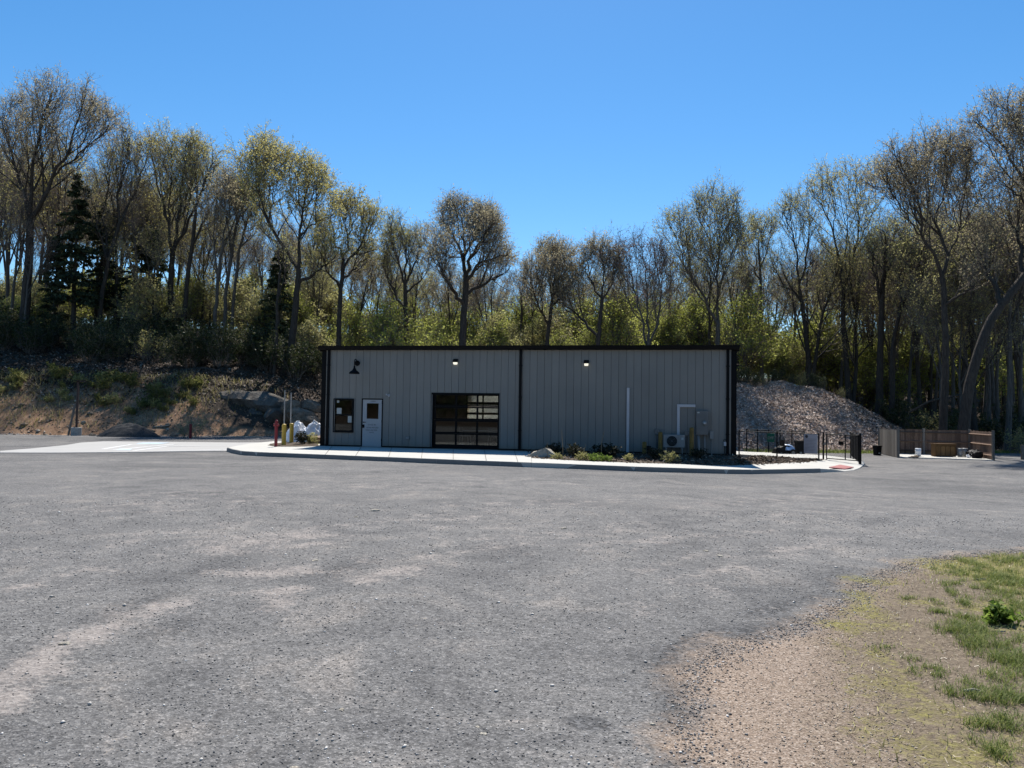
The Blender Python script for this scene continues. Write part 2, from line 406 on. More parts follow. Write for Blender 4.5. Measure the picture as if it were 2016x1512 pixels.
# ================================================================== THE GROUND
def axis(parts):
    o = [parts[0][0]]
    for a, b, st in parts:
        n = max(1, int(round((b - a) / st))); o += list(a + (b - a) * (np.arange(n) + 1) / n)
    return np.array(o)
gx = axis([(-400, -90, 40), (-90, -40, 3), (-40, -12, .35), (-12, -5, .14), (-5, 9, .07), (9, 30, .3), (30, 60, 1.2), (60, 120, 8), (120, 400, 40)])
gy = axis([(-300, -60, 30), (-60, -5, 2.5), (-5, 2.4, .6), (2.4, 9, .06), (9, 14, .12), (14, 40, .45), (40, 62, .3), (62, 110, 1.2), (110, 500, 30)])
X, Y = np.meshgrid(gx, gy)
Z = H(X, Y)
def seg_d(px, py, a, b):
    ax, ay = a[0], a[1]; bx, by = b[0] - ax, b[1] - ay
    t_ = np.clip(((px - ax) * bx + (py - ay) * by) / max(bx * bx + by * by, 1e-9), 0, 1)
    return np.hypot(px - ax - t_ * bx, py - ay - t_ * by)
def caps(px, py, lst):
    m = np.zeros_like(px)
    for (u1, v1, u2, v2, w, s_) in lst:
        a, b = p2w(u1, v1), p2w(u2, v2)
        wv = w * (1 + .55 * fbm(px * 1.7 + u1, py * 1.7))
        m = np.maximum(m, s_ * np.clip(1 - seg_d(px, py, a, b) / np.maximum(wv, .02), 0, 1) ** .7)
    return m
def poly_sd(px, py, poly):             # signed distance, positive inside
    d = np.full(px.shape, 1e9); ins = np.zeros(px.shape, bool); n = len(poly)
    for i in range(n):
        a, b = poly[i], poly[(i + 1) % n]
        d = np.minimum(d, seg_d(px, py, a, b))
        c = ((a[1] > py) != (b[1] > py)) & (px < (b[0] - a[0]) * (py - a[1]) / ((b[1] - a[1]) if b[1] != a[1] else 1e-9) + a[0])
        ins ^= c
    return np.where(ins, d, -d)
edge_px = [(1350, 1512), (1330, 1400), (1340, 1320), (1410, 1275), (1500, 1250), (1580, 1222), (1645, 1185), (1705, 1135), (1800, 1104), (1900, 1090), (2016, 1082)]
ep = [p2w(*p)[:2] for p in edge_px]
PINK = [(1.6, 2.0)] + [tuple(p) for p in ep] + [(14, 10.8), (16, 2.0)]
soil_px = [(1640, 1512), (1610, 1400), (1625, 1300), (1650, 1220), (1690, 1165), (1760, 1120), (1880, 1098), (2016, 1088)]
SOIL = [(2.2, 2.0)] + [tuple(p2w(*p)[:2]) for p in soil_px] + [(14, 10.5), (16, 2.0)]
sd_pink = poly_sd(X, Y, PINK) + .3 * fbm(X * 2.2, Y * 2.2); sd_soil = poly_sd(X, Y, SOIL) + .22 * fbm(X * 1.5 + 9, Y * 1.5)
A = {}
A['a_pink'] = np.clip(.5 + sd_pink * 1.3, 0, 1); A['a_soil'] = np.clip(.5 + sd_soil * 1.0, 0, 1)
A['a_green'] = np.where(sd_soil > 0, np.clip(.32 + .95 * fbm(X * .9 + 4, Y * .9 + 8) + .4 * sstep(3.2, 5.5, X), 0, 1), 0)
A['a_green'] = np.maximum(A['a_green'], caps(X, Y, [(1690, 1170, 1720, 1215, .3, .85), (1660, 1240, 1760, 1230, .3, .7), (1760, 1190, 1850, 1180, .4, .6), (1700, 1330, 1760, 1320, .2, .6), (1900, 1130, 2016, 1120, .6, .9), (1930, 1200, 2016, 1190, .4, .8), (1700, 1140, 1745, 1150, .35, .9), (1830, 1105, 1900, 1110, .5, .8), (1650, 1230, 1690, 1225, .25, .8), (1720, 1280, 1740, 1300, .2, .7)]))
A['a_tan'] = caps(X, Y, [(-60, 1180, 180, 1120, .3, .55), (180, 1120, 420, 1085, .35, .35), (420, 1085, 640, 1070, .4, .7), (330, 1195, 420, 1165, .3, .45), (500, 1140, 600, 1125, .3, .7), (900, 1090, 1000, 1070, .5, .4), (1150, 1055, 1300, 1040, .6, .4), (1450, 1110, 1650, 1060, .5, .5), (200, 1000, 330, 985, 1.0, .5), (950, 1000, 1200, 985, 1.1, .45), (620, 1040, 900, 1010, .5, .5), (250, 1060, 430, 1030, .6, .45), (1150, 1075, 1500, 1045, .6, .5), (1250, 1130, 1420, 1085, .35, .5), (700, 1140, 830, 1115, .4, .8), (150, 985, 420, 970, 1.2, .4), (560, 960, 900, 955, 1.4, .35), (1350, 1000, 1700, 975, 1.4, .4), (-60, 1400, 120, 1275, .36, 1), (120, 1275, 250, 1215, .36, .9), (250, 1215, 330, 1195, .35, .7), (430, 1078, 600, 1055, .75, .8), (480, 1130, 560, 1120, .5, .85),
                         (530, 1195, 575, 1160, .33, .9), (660, 1140, 740, 1115, .4, .5), (760, 1110, 860, 1095, .5, .5), (0, 1120, 100, 1090, .4, .3), (1380, 1150, 1460, 1105, .6, .45), (820, 1030, 960, 1010, 1.2, .4),
                         (1000, 1060, 1250, 1040, 1.2, .4), (300, 1000, 500, 985, 1.5, .4), (1500, 1010, 1700, 1000, 2.0, .35), (1320, 1190, 1500, 1130, .5, .35), (480, 1060, 620, 1045, .8, .7)])
A['a_dark'] = np.clip(.52 * sstep(11, 24, Y) * (.75 + 1.1 * fbm(X * .22, Y * .5)), 0, .75) + caps(X, Y, [(330, 1140, 440, 1105, .8, .7), (620, 1140, 700, 1110, .6, .8), (190, 1220, 330, 1170, .4, .7), (300, 1250, 360, 1225, .35, .6), (1560, 1160, 1660, 1120, .6, .7), (1390, 1270, 1560, 1225, .4, .95), (1480, 1210, 1640, 1165, .4, .8), (1330, 1300, 1345, 1512, .22, 1.1), (1335, 1290, 1400, 1245, .2, 1.1),  # far term paints in backlit gravel's self-shadow; the caps are dark gravel
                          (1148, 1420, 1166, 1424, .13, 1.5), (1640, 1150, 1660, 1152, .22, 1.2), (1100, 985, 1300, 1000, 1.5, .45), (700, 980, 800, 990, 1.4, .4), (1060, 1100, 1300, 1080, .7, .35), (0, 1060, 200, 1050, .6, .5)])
S = Y - toe(X)
wl = 1 - sstep(-11, -7, X); wr = np.clip((X - 23.5) / 2.5, 0, 1)
wch = sstep(-4, -2, X) * (1 - sstep(27.2, 29.6, X + .12 * (S - 4)))
A['a_bank'] = np.clip(.5 + S * .9 + .4 * fbm(X * .4, Y * .4), 0, 1) * np.where(Y > 0, 1, 0)
A['a_litter'] = np.clip(.5 + np.where(X < -6, (S - (5.0 - 3.6 * sstep(-22.5, -17.5, X) + 2.2 * sstep(-14.5, -12.5, X)) + 1.6 * fbm(X * .3, Y * .3)) * .6, np.where(X > 22, (S - .6) * .7, (S - 8) * .5)), 0, 1)
A['a_litter'] = np.maximum(A['a_litter'], np.clip((-15 - Y) * .3, 0, 1))
A['a_litter'] = np.where(wch > .5, np.clip(.5 + (S - 9.8) * .6, 0, 1), A['a_litter'])
A['a_chips'] = wch * np.clip(.5 + (S - .1) * 1.1, 0, 1) * np.where(S < 10.2, 1, 0)
gstrip = np.clip(.9 - np.abs(S + .9 + .4 * fbm(X * .5, Y * .5)) * .8, 0, 1) * np.where((X > 14) & (X < 60), 1, 0)
gbank = np.where(X < -16, np.clip(.85 - np.abs(S - 4.4) * .45 + .5 * fbm(X * .45, Y * .45), 0, 1), 0) * np.where(Y > 30, 1, 0)
A['a_green'] = np.maximum(A['a_green'], np.maximum(gstrip, gbank))
nx, ny = len(gx), len(gy)
V = np.stack([X, Y, Z], -1).reshape(-1, 3)
idx = np.arange(nx * ny).reshape(ny, nx)
Fq = np.stack([idx[:-1, :-1], idx[:-1, 1:], idx[1:, 1:], idx[1:, :-1]], -1)
def fc(a): return .25 * (a[:-1, :-1] + a[:-1, 1:] + a[1:, 1:] + a[1:, :-1])
fS, fsoil, fY, fX = fc(S), fc(sd_soil), fc(Y), fc(X)
which = np.where(fS > 0, 2, np.where((fsoil > .1), 1, 0)); which = np.where(fY < -15, 2, which)
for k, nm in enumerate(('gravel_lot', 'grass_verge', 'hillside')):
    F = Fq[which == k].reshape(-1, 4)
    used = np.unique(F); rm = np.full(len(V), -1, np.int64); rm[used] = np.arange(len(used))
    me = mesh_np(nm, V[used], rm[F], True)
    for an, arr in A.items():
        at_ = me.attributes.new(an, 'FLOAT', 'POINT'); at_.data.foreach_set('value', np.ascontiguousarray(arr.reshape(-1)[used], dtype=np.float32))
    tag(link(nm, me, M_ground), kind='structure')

# ================================================================== CONCRETE: sidewalk, kerbs, parking pad
def sheet(name, pts, mat, thick, kind='structure', parent=None):
    tri = geometry.tessellate_polygon([[Vector((float(p[0]), float(p[1]), 0)) for p in pts]])
    n = len(pts); vs = [tuple(map(float, p)) for p in pts] + [(float(p[0]), float(p[1]), float(p[2]) - thick) for p in pts]
    fs = [tuple(t_) for t_ in tri] + [tuple(i + n for i in reversed(t_)) for t_ in tri] + [(i, (i + 1) % n, (i + 1) % n + n, i + n) for i in range(n)]
    me = bpy.data.meshes.new(name); me.from_pydata(vs, [], fs)
    bm = bmesh.new(); bm.from_mesh(me); bmesh.ops.recalc_face_normals(bm, faces=bm.faces); bm.to_mesh(me); bm.free()
    o = link(name, me, mat, parent)
    if kind: o['kind'] = kind
    return o
KT = .15
def kp(u, v, zo=KT): return p2w(u, v, zo)
kerb_px = [(447, 881), (458, 884.5), (475, 887.7), (505, 889.5), (542, 891), (610, 893.6), (680, 896.6), (745, 899), (818, 902), (927, 906.4), (1026, 910), (1134, 913.8), (1248, 918.6), (1362, 922), (1430, 923.8), (1480, 924.6), (1530, 924), (1580, 923), (1615, 922.4)]
K = [kp(*p) for p in kerb_px]
ramp_px = [(1640, 924, .10), (1663, 927, .02), (1680, 925.2, .02), (1692, 921, .03), (1699, 915.5, .06), (1702, 910, .10)]
RP = [kp(u, v, z) for u, v, z in ramp_px]
# the building's corners
BA = p2w(631, 877.3, 0) * 0 + at(631, 877.3, (.15 - CAM_H) / ray(631, 877.3)[2]); BB = at(1448.5, 896.5, (.15 - CAM_H) / ray(1448.5, 896.5)[2])
BL = float(np.hypot(*(BB - BA)[:2])); BYAW = math.atan2(BB[1] - BA[1], BB[0] - BA[0])
ex = np.array([math.cos(BYAW), math.sin(BYAW), 0]); ey = np.array([-math.sin(BYAW), math.cos(BYAW), 0])
print('building length', BL, 'yaw', math.degrees(BYAW), BA, BB)
def wall_pt(x, y=0, z=0): return BA + ex * x + ey * y + np.array([0, 0, z])
def wl_(u, v, off=0.0):                # pixel -> (x, z) on the plane `off` in front of the front wall
    r = ray(u, v); o = np.array([0, 0, CAM_H]); p0 = BA - ey * off
    t_ = np.dot(p0 - o, ey) / np.dot(r, ey); p = o + r * t_ - BA
    return float(np.dot(p, ex)), float(p[2])
def wall_plane(u, v, depth):           # the same on a plane `depth` behind the wall
    return wl_(u, v, -depth)
xbed = wl_(1046, 880)[0]
left_pad = K[:11] + [kp(1046, 910.6), kp(1046, 900.5), wall_pt(xbed, -.02), wall_pt(-.3, -.02)] + [wall_pt(-.3, 3.5)] + [kp(568, 868), kp(539, 868.4), kp(492, 872.5), kp(458, 878.5)]
for p in left_pad: p[2] = lot_z(p[0], p[1]) + KT
sheet('sidewalk', [p - np.array([0, 0, .006]) for p in left_pad], M_conc, .4)
back_px = [(1048, 901.5), (1134, 906.5), (1248, 911), (1339, 913.2), (1408, 916.2), (1440, 916.5), (1476, 914.2), (1544, 911.5), (1589, 909), (1613, 906)]
strip_back = [kp(*p) for p in back_px]
path_front = [kp(*p) for p in [(1604, 904.6), (1514, 898.2), (1449, 894)]]
path_back = [kp(*p) for p in [(1449, 888), (1529, 891.6), (1604, 895), (1633, 897), (1678, 903), (1696, 907)]]
right = [kp(1046.5, 910.7)] + K[11:] + RP + list(reversed(path_back)) + list(reversed(path_front)) + list(reversed(strip_back)) + [kp(1046.5, 901.2)]
sheet('sidewalk_with_ramp', [p - np.array([0, 0, .006]) for p in right], M_conc, .35)
# kerb stones along the front edge
kerb_root = empty('kerb', (0, 0, 0)); kerb_root['kind'] = 'structure'
def resample(P, n):
    P = np.asarray(P, float); d = np.r_[0, np.cumsum(np.linalg.norm(np.diff(P, axis=0), axis=1))]
    t_ = np.linspace(0, d[-1], n); return np.stack([np.interp(t_, d, P[:, i]) for i in range(P.shape[1])], -1)
KR = resample(K, 85)
def kerb_piece(P):
    P = np.array(P); T = np.gradient(P[:, :2], axis=0); T /= np.linalg.norm(T, axis=1)[:, None] + 1e-9
    N = np.stack([T[:, 1], -T[:, 0]], -1)     # towards the lot
    mb = MB(); ring = []
    for p, n in zip(P, N):
        zt = lot_z(p[0], p[1]) + KT; zb = zt - .45
        ring.append([(p[0] - n[0] * .05, p[1] - n[1] * .05, zb), (p[0] - n[0] * .05, p[1] - n[1] * .05, zt), (p[0] - n[0] * .012, p[1] - n[1] * .012, zt), (p[0] + n[0] * .006, p[1] + n[1] * .006, zt - .02), (p[0] + n[0] * .03, p[1] + n[1] * .03, zb)])
    vs = [q for r_ in ring for q in r_]; fs = []
    for i in range(len(ring) - 1):
        for k in range(5): fs.append((i * 5 + k, i * 5 + (k + 1) % 5, (i + 1) * 5 + (k + 1) % 5, (i + 1) * 5 + k))
    fs += [tuple(range(5)), tuple(len(vs) - 5 + k for k in reversed(range(5)))]
    mb.add(vs, fs); return mb.build('kerb_stone', M_kerb, kerb_root)
for i in range(0, 84, 7):
    seg = KR[i:i + 8].copy()
    if i + 7 < 84: seg[-1] = seg[-1] + (seg[-2] - seg[-1]) * .04
    kerb_piece(seg)
# tactile paving on the ramp
tp = [kp(1632, 919.6, .125), kp(1654, 914.8, .15), kp(1681, 919.4, .10), kp(1663, 923.2, .055)]
def lift(p, z): q = p.copy(); q[2] += z; return q
tacr = sheet('tactile_paving', [lift(p, .004) for p in tp], M_tact, .03, None)
tag(tacr, 'red tactile warning pad on the concrete ramp by the gate', 'tactile paving')
# control joints across the sidewalk
def joint(a, b, w=.014):
    d = (b - a)[:2]; n = np.array([-d[1], d[0]]) / np.linalg.norm(d) * w / 2
    q = [np.array([p[0] + s_ * n[0], p[1] + s_ * n[1], p[2]]) for p, s_ in ((a, 1), (b, 1), (b, -1), (a, -1))]
    o = sheet('control_joint', [lift(p, -.0025) for p in q], M_dark, .003, None, kerb_root)
for u0, u1 in ((640, 655), (700, 712), (765, 772), (830, 833), (893, 893), (958, 954), (1020, 1013)):
    xx_ = wl_(u1, 880)[0]; r_ = ray(u0, 900); b_ = wall_pt(xx_, -.05, 0); kk = min(K, key=lambda q: abs(q[0] / q[1] - r_[0])); i_ = [k_ for k_ in range(len(K)) if K[k_] is kk][0]
    f_ = np.array([np.interp(r_[0], [q[0] / q[1] for q in K], [q[c] for q in K]) for c in range(3)]); f_ = f_ + (b_ - f_) * .03; f_[2] = lot_z(f_[0], f_[1]) + KT; b_[2] = lot_z(b_[0], b_[1]) + KT; joint(f_, b_)
# accessible parking pad on the left
pad_px = [(0, 888.6), (60, 884), (130, 877), (160, 872), (205, 869.6), (330, 870.5), (470, 872), (540, 871.5), (535, 884), (450, 888.5), (400, 888.8), (250, 891), (110, 892.2), (0, 892)]
sheet('parking_pad', [lift(p2w(u, v), .02) for u, v in pad_px], M_pad, .3)
def paint(name, pts, mat, label):
    o = sheet(name, [lift(p2w(u, v), .025) for u, v in pts], mat, .004, None); tag(o, label, 'road marking'); return o
def strip(a, b, w):                    # a painted line between two ground pixels
    A_, B_ = p2w(*a), p2w(*b); d = (B_ - A_)[:2]; n = np.array([-d[1], d[0]]) / np.linalg.norm(d) * w / 2
    q = [(A_[0] + n[0], A_[1] + n[1]), (B_[0] + n[0], B_[1] + n[1]), (B_[0] - n[0], B_[1] - n[1]), (A_[0] - n[0], A_[1] - n[1])]
    return [np.array([x, y, gz(x, y) + .026]) for x, y in q]
for nm, a, b, lab in [('parking_line', (183, 888), (258, 876.3), 'white line slanting along the left side of the hatched parking aisle'),
                      ('parking_line', (300, 874.5), (252, 876.5), 'short white line closing the hatched parking aisle at the back'),
                      ('parking_line', (225, 886.5), (345, 875.5), 'white diagonal hatch line in the middle of the parking aisle'),
                      ('parking_line', (262, 888.5), (330, 880), 'white diagonal hatch line nearest the lot in the parking aisle'),
                      ('parking_line', (330, 887.8), (445, 886.5), 'long white line along the lot edge of the pale parking pad'),
                      ('parking_line', (330, 879.5), (450, 878.5), 'long white line across the middle of the pale parking pad')]:
    o = sheet(nm, strip(a, b, .16), M_line, .005, None); tag(o, lab, 'road marking', 'white lines on the parking pad')
o = paint('blue_marking', [(268, 874.8), (275, 872.4), (335, 872.3), (312, 875.3)], M_blue, 'pale blue painted patch at the back of the parking pad')
o = paint('blue_marking', [(228, 887.2), (236, 884.2), (260, 884), (256, 887.4)], M_blue, 'faded pale blue painted square in the hatched parking aisle')

# planting beds
def ruled(name, Apts, Bpts, nu, nv, mat, amp):
    P = resample(Apts, nu); Q = resample(Bpts, nu); t_ = np.linspace(0, 1, nv)[None, :, None]
    G = P[:, None, :] * (1 - t_) + Q[:, None, :] * t_
    e = np.minimum(1, 6 * np.minimum(t_[..., 0], 1 - t_[..., 0]))
    G[..., 2] += amp * e * (.5 + fbm(G[..., 0] * 2.3, G[..., 1] * 2.3))
    id_ = np.arange(nu * nv).reshape(nu, nv); F = np.stack([id_[:-1, :-1], id_[1:, :-1], id_[1:, 1:], id_[:-1, 1:]], -1).reshape(-1, 4)
    o = link(name, mesh_np(name, G.reshape(-1, 3), F, True), mat); o['kind'] = 'structure'
    return G
bedA = [lift(p, -.03) for p in strip_back]
wx = [wl_(u, 885)[0] for u in (1048, 1134, 1248, 1339, 1408)]
bedB = [wall_pt(x, .02, -.02) for x in wx] + [wall_pt(BL - .02, .02, -.02), wall_pt(BL + .5, 2.0, -.35)] + [lift(p, -.03) for p in (kp(1490, 896.6), kp(1550, 900.8), kp(1606, 905.2))]
BED = ruled('mulch_bed', bedA, bedB, 90, 16, M_mulch, .07)
def bed_pt(u, v):                      # nearest bed grid vertex seen near the pixel
    r = ray(u, v); D = BED.reshape(-1, 3) - np.array([0, 0, CAM_H]); pu = D @ _RC / (D @ _F) * FPX + CX; pv = CY - D @ _UC / (D @ _F) * FPX
    return BED.reshape(-1, 3)[np.argmin((pu - u) ** 2 + (pv - v) ** 2)].copy()
isl = [kp(u, v, KT) for u, v in [(527, 876.5), (540, 872.6), (568, 870.8), (622, 869.5)]]; isl2 = [kp(u, v, KT) for u, v in [(527, 876.5), (545, 878.8), (585, 879), (628, 878)]]
ruled('bollard_bed', isl, isl2, 30, 8, M_mulch, .05)

# ================================================================== THE BUILDING
BH = 4.28
bld = empty('metal_building', wall_pt(0), BYAW, 'long low grey metal building with black trim and a glazed overhead door', 'building')
BD = 9.0
mb = MB(); mb.box(0.02, BL - .02, .02, BD - .02, -.7, -.004); mb.build('foundation', M_kerb, bld)
def fl(u, v): return wl_(u, v)
w0, w1 = fl(657.4, 784.4), fl(694.4, 851.8); d0, d1 = fl(712.5, 784.4), fl(752.3, 879); g0, g1 = fl(850.5, 773), fl(982, 884)
WIN = (w0[0], w1[0] + .03, w1[1], w0[1]); DOOR = (d0[0], d1[0], 0.0, d0[1]); GAR = (g0[0] - .02, g1[0], 0.0, g0[1])
print('door', DOOR, 'win', WIN, 'gar', GAR)
HOLES = [WIN, DOOR, GAR]
def panels(x0, x1, z0, z1, holes, emit, pitch=.3048):
    x = x0
    while x < x1 - .02:
        xe = min(x + pitch, x1); cuts = sorted({x, xe} | {c for h in holes for c in h[:2] if x < c < xe})
        for a, b in zip(cuts[:-1], cuts[1:]):
            m = .5 * (a + b); zs = [(z0, z1)]
            for h in holes:
                if h[0] < m < h[1]:
                    zs = [q for (p, r_) in zs for q in ((p, min(r_, h[2])), (max(p, h[3]), r_)) if q[1] - q[0] > .02]
            for (p, r_) in zs: emit(a + (.0055 if a == x else 0), b - (.0055 if b == xe else 0), p, r_)
        x = xe
panels(.36, BL - .36, 0.012, BH - .10, HOLES, lambda a, b, p, r_: part_box('wall_panel', M_panel, bld, a, b, 0, .04, p, r_))
for a, b in ((.185, .27), (BL - .27, BL - .185)): part_box('wall_panel', M_panel, bld, a, b, -.004, .04, .012, BH - .10)
# dark backing behind the seams, around the openings
bk = MB(); bxs = [.0, WIN[0], WIN[1], DOOR[0], DOOR[1], GAR[0], GAR[1], BL]
for a, b in zip(bxs[:-1], bxs[1:]):
    h = [q for q in HOLES if q[0] <= .5 * (a + b) <= q[1]]
    if h:
        if h[0][2] > .02: bk.box(a, b, .042, .10, 0, h[0][2])
        bk.box(a, b, .042, .10, h[0][3], BH - .02)
    else: bk.box(a, b, .042, .10, 0, BH - .02)
bk.build('wall_backing', M_dark, bld)
# side and back walls
for sx, nm in ((0, 'left'), (1, 'right')):
    def em(a, b, p, r_, sx=sx):
        part_box('wall_panel', M_panel, bld, BL - .04 if sx else 0, BL if sx else .04, a, b, p, r_)
    panels(.16, BD - .16, .012, BH - .1, [], em)
    mb = MB(); mb.box(.042 if not sx else BL - .1, .1 if not sx else BL - .042, .11, BD - .11, 0, BH - .03); mb.build('side_backing', M_int, bld)
bw0, bw1 = wall_plane(919, 777, BD), wall_plane(990, 827, BD)
BWIN = (bw0[0], bw1[0], bw1[1], bw0[1]); print('back window', BWIN)
panels(.16, BL - .16, .012, BH - .1, [BWIN], lambda a, b, p, r_: part_box('wall_panel', M_panel, bld, a, b, BD - .04, BD, p, r_), 1.2)
mb = MB()
mb.box(0.1, BWIN[0], BD - .1, BD - .042, 0, BH - .03).box(BWIN[1], BL - .1, BD - .1, BD - .042, 0, BH - .03).box(BWIN[0], BWIN[1], BD - .1, BD - .042, 0, BWIN[2]).box(BWIN[0], BWIN[1], BD - .1, BD - .042, BWIN[3], BH - .03)
mb.build('back_wall_lining', M_int, bld)
mb = MB(); x0, x1, z0, z1 = BWIN
mb.box(x0, x0 + .06, BD - .12, BD, z0, z1).box(x1 - .06, x1, BD - .12, BD, z0, z1).box(x0 + .06, x1 - .06, BD - .12, BD, z0, z0 + .06).box(x0 + .06, x1 - .06, BD - .12, BD, z1 - .06, z1)
zz1, zz2, xx = wall_plane(950, 794, BD)[1], wall_plane(950, 814, BD)[1], wall_plane(951.5, 800, BD)[0]
mb.box(x0 + .06, x1 - .06, BD - .1, BD - .02, zz1 - .09, zz1 + .07).box(x0 + .06, x1 - .06, BD - .1, BD - .02, zz2 - .07, zz2 + .05).box(xx - .035, xx + .035, BD - .104, BD - .016, z0 + .06, z1 - .06)
bwf = mb.build('back_window', M_trim, bld)
part_box('pane', M_glass, bwf, x0 + .06, x1 - .06, BD - .06, BD - .054, z0 + .06, z1 - .06)
mb = MB(); mb.box(.1, BL - .1, .1, BD - .1, -.003, .004); mb.build('interior_floor', simple('interior_floor', (.11, .105, .10), .7), bld)
# roof with its black fascia, gutters at the eave
mb = MB(); ov = .10
mb.box(-ov, BL + ov, -ov, BD + ov, BH - .02, BH + .05); rf = mb.build('roof', M_trim, bld)
mb = MB()
prof = [(-ov - .13, BH - .02), (-ov - .15, BH + .06), (-ov - .12, BH + .06), (-ov - .10, BH - .0), (-.03, BH - .03), (-.03, BH - .115), (-ov - .10, BH - .10)]
vs = [(x, y, z) for x in (-ov - .02, BL + ov + .02) for (y, z) in prof]; n = len(prof)
mb.add(vs, [(i, (i + 1) % n, (i + 1) % n + n, i + n) for i in range(n)] + [tuple(range(n)), tuple(reversed(range(n, 2 * n)))])
mb.build('gutter', M_trim, rf)
mb = MB(); mb.box(-ov, -ov + .04, -ov, BD + ov, BH - .17, BH - .022).box(BL + ov - .04, BL + ov, -ov, BD + ov, BH - .17, BH - .022); mb.build('rake_trim', M_trim, rf)
for a, b in ((-.022, .18), (BL - .18, BL + .022)):
    mb = MB(); mb.box(a, b, -.022, .16, -.01, BH - .118); mb.build('corner_trim', M_trim, bld, bevel=.006)
xs = fl(1024.4, 780)[0]
for xc in (.315, xs, BL - .315):
    mb = MB(); mb.box(xc - .055, xc + .055, -.085, -.004, .06, BH - .118).box(xc - .055, xc + .055, -.16, -.086, .0, .07)
    dsp = mb.build('downspout', M_trim, bld, bevel=.012)
    mb = MB()
    for z in (.8, 2.2, 3.5): mb.box(xc - .075, xc + .075, -.092, -.001, z, z + .03)
    mb.build('strap', M_trim, dsp)
mb = MB(); mb.box(.36, DOOR[0] - .0, -.012, -.002, 0.0, .05).box(DOOR[1], GAR[0], -.012, -.002, 0, .05).box(GAR[1], BL - .36, -.012, -.002, 0, .05); mb.build('base_trim', M_trim, bld)
# window
x0, x1, z0, z1 = WIN; zm = fl(680, 816.7)[1]
mb = MB(); fw = .075
mb.box(x0, x0 + fw, -.05, .06, z0, z1).box(x1 - fw, x1, -.05, .06, z0, z1).box(x0 + fw, x1 - fw, -.05, .06, z0, z0 + fw + .02).box(x0 + fw, x1 - fw, -.05, .06, z1 - fw, z1).box(x0 + fw, x1 - fw, -.03, .05, zm - .03, zm + .03)
win = mb.build('window', M_trim, bld, bevel=.006)
for a, b in ((z0 + fw + .02, zm - .03), (zm + .03, z1 - fw)):
    part_box('pane', M_glass, win, x0 + fw, x1 - fw, .015, .021, a, b)
mb = MB(); mb.box(x0 + .06, x0 + .073, -.056, -.051, z0 + .05, z1 - .04); mb.build('drip_edge', M_galv, win)
for (u0, v0, u1, v1) in ((663, 803, 672, 815), (663.2, 788.2, 667.6, 792.6), (684.8, 818.8, 692, 832)):
    a, b = fl(u0, v0), fl(u1, v1); o = part_box('notice', M_paper, win, a[0], b[0], .008, .011, b[1], a[1])
# personnel door
x0, x1, z0, z1 = DOOR; mb = MB(); fw = .045
mb.box(x0, x0 + fw, -.02, .09, z0, z1).box(x1 - fw, x1, -.02, .09, z0, z1).box(x0 + fw, x1 - fw, -.02, .09, z1 - fw, z1)
ga, gb = fl(722.4, 793.9), fl(744.9, 824.7); gx0, gx1, gz0, gz1 = ga[0], gb[0], gb[1], ga[1]
md = MB(); a, b, t_, y0, y1 = x0 + fw + .004, x1 - fw - .004, z1 - fw - .004, .002, .046
md.box(a, gx0, y0, y1, .012, t_).box(gx1, b, y0, y1, .012, t_).box(gx0, gx1, y0, y1, .012, gz0).box(gx0, gx1, y0, y1, gz1, t_)
door = md.build('door', M_door, bld); mb.build('door_frame', M_trim, door, bevel=.004)
mb = MB(); e = .03
mb.box(gx0 - e, gx0, -.008, .056, gz0 - e, gz1 + e).box(gx1, gx1 + e, -.008, .056, gz0 - e, gz1 + e).box(gx0, gx1, -.008, .056, gz0 - e, gz0).box(gx0, gx1, -.008, .056, gz1, gz1 + e)
mb.build('lite_frame', M_door, door)
part_box('pane', M_glass, door, gx0, gx1, .02, .026, gz0, gz1)
h = fl(716.2, 831); mb = MB(); mb.tube([(h[0], .002, h[1]), (h[0], -.05, h[1])], .024, 10).tube([(h[0], -.045, h[1]), (h[0] + .11, -.045, h[1] - .003)], .012, 8); mb.build('handle', M_black, door)
h = fl(715.4, 839); mb = MB(); mb.box(h[0] - .045, h[0] + .045, -.03, .002, h[1] - .07, h[1] + .07); mb.build('keypad_lock', M_black, door, bevel=.008)
mb = MB()
for z in (.25, 1.05, 1.85): mb.tube([(x1 - fw, -.006, z), (x1 - fw, -.006, z + .11)], .012, 8)
mb.build('hinge', M_black, door)
for txt, u, v, sz, sx in (('OPEN', 734.5, 790.4, .085, 1.0), ('DOGS IN', 732, 836.3, .095, .95), ('PLEASE PROCEED', 733.5, 842, .085, .82), ('THROUGH SIDE', 731, 847, .085, .88), ('GATE', 731, 851.6, .085, 1.0)):
    h = fl(u, v); text_mesh('lettering', txt, sz, M_ink, door, (h[0], -.001, h[1]), sx=sx)
mb = MB(); mb.box(x0, x1, -.05, .1, -.0, .012); mb.build('threshold', M_galv, door)
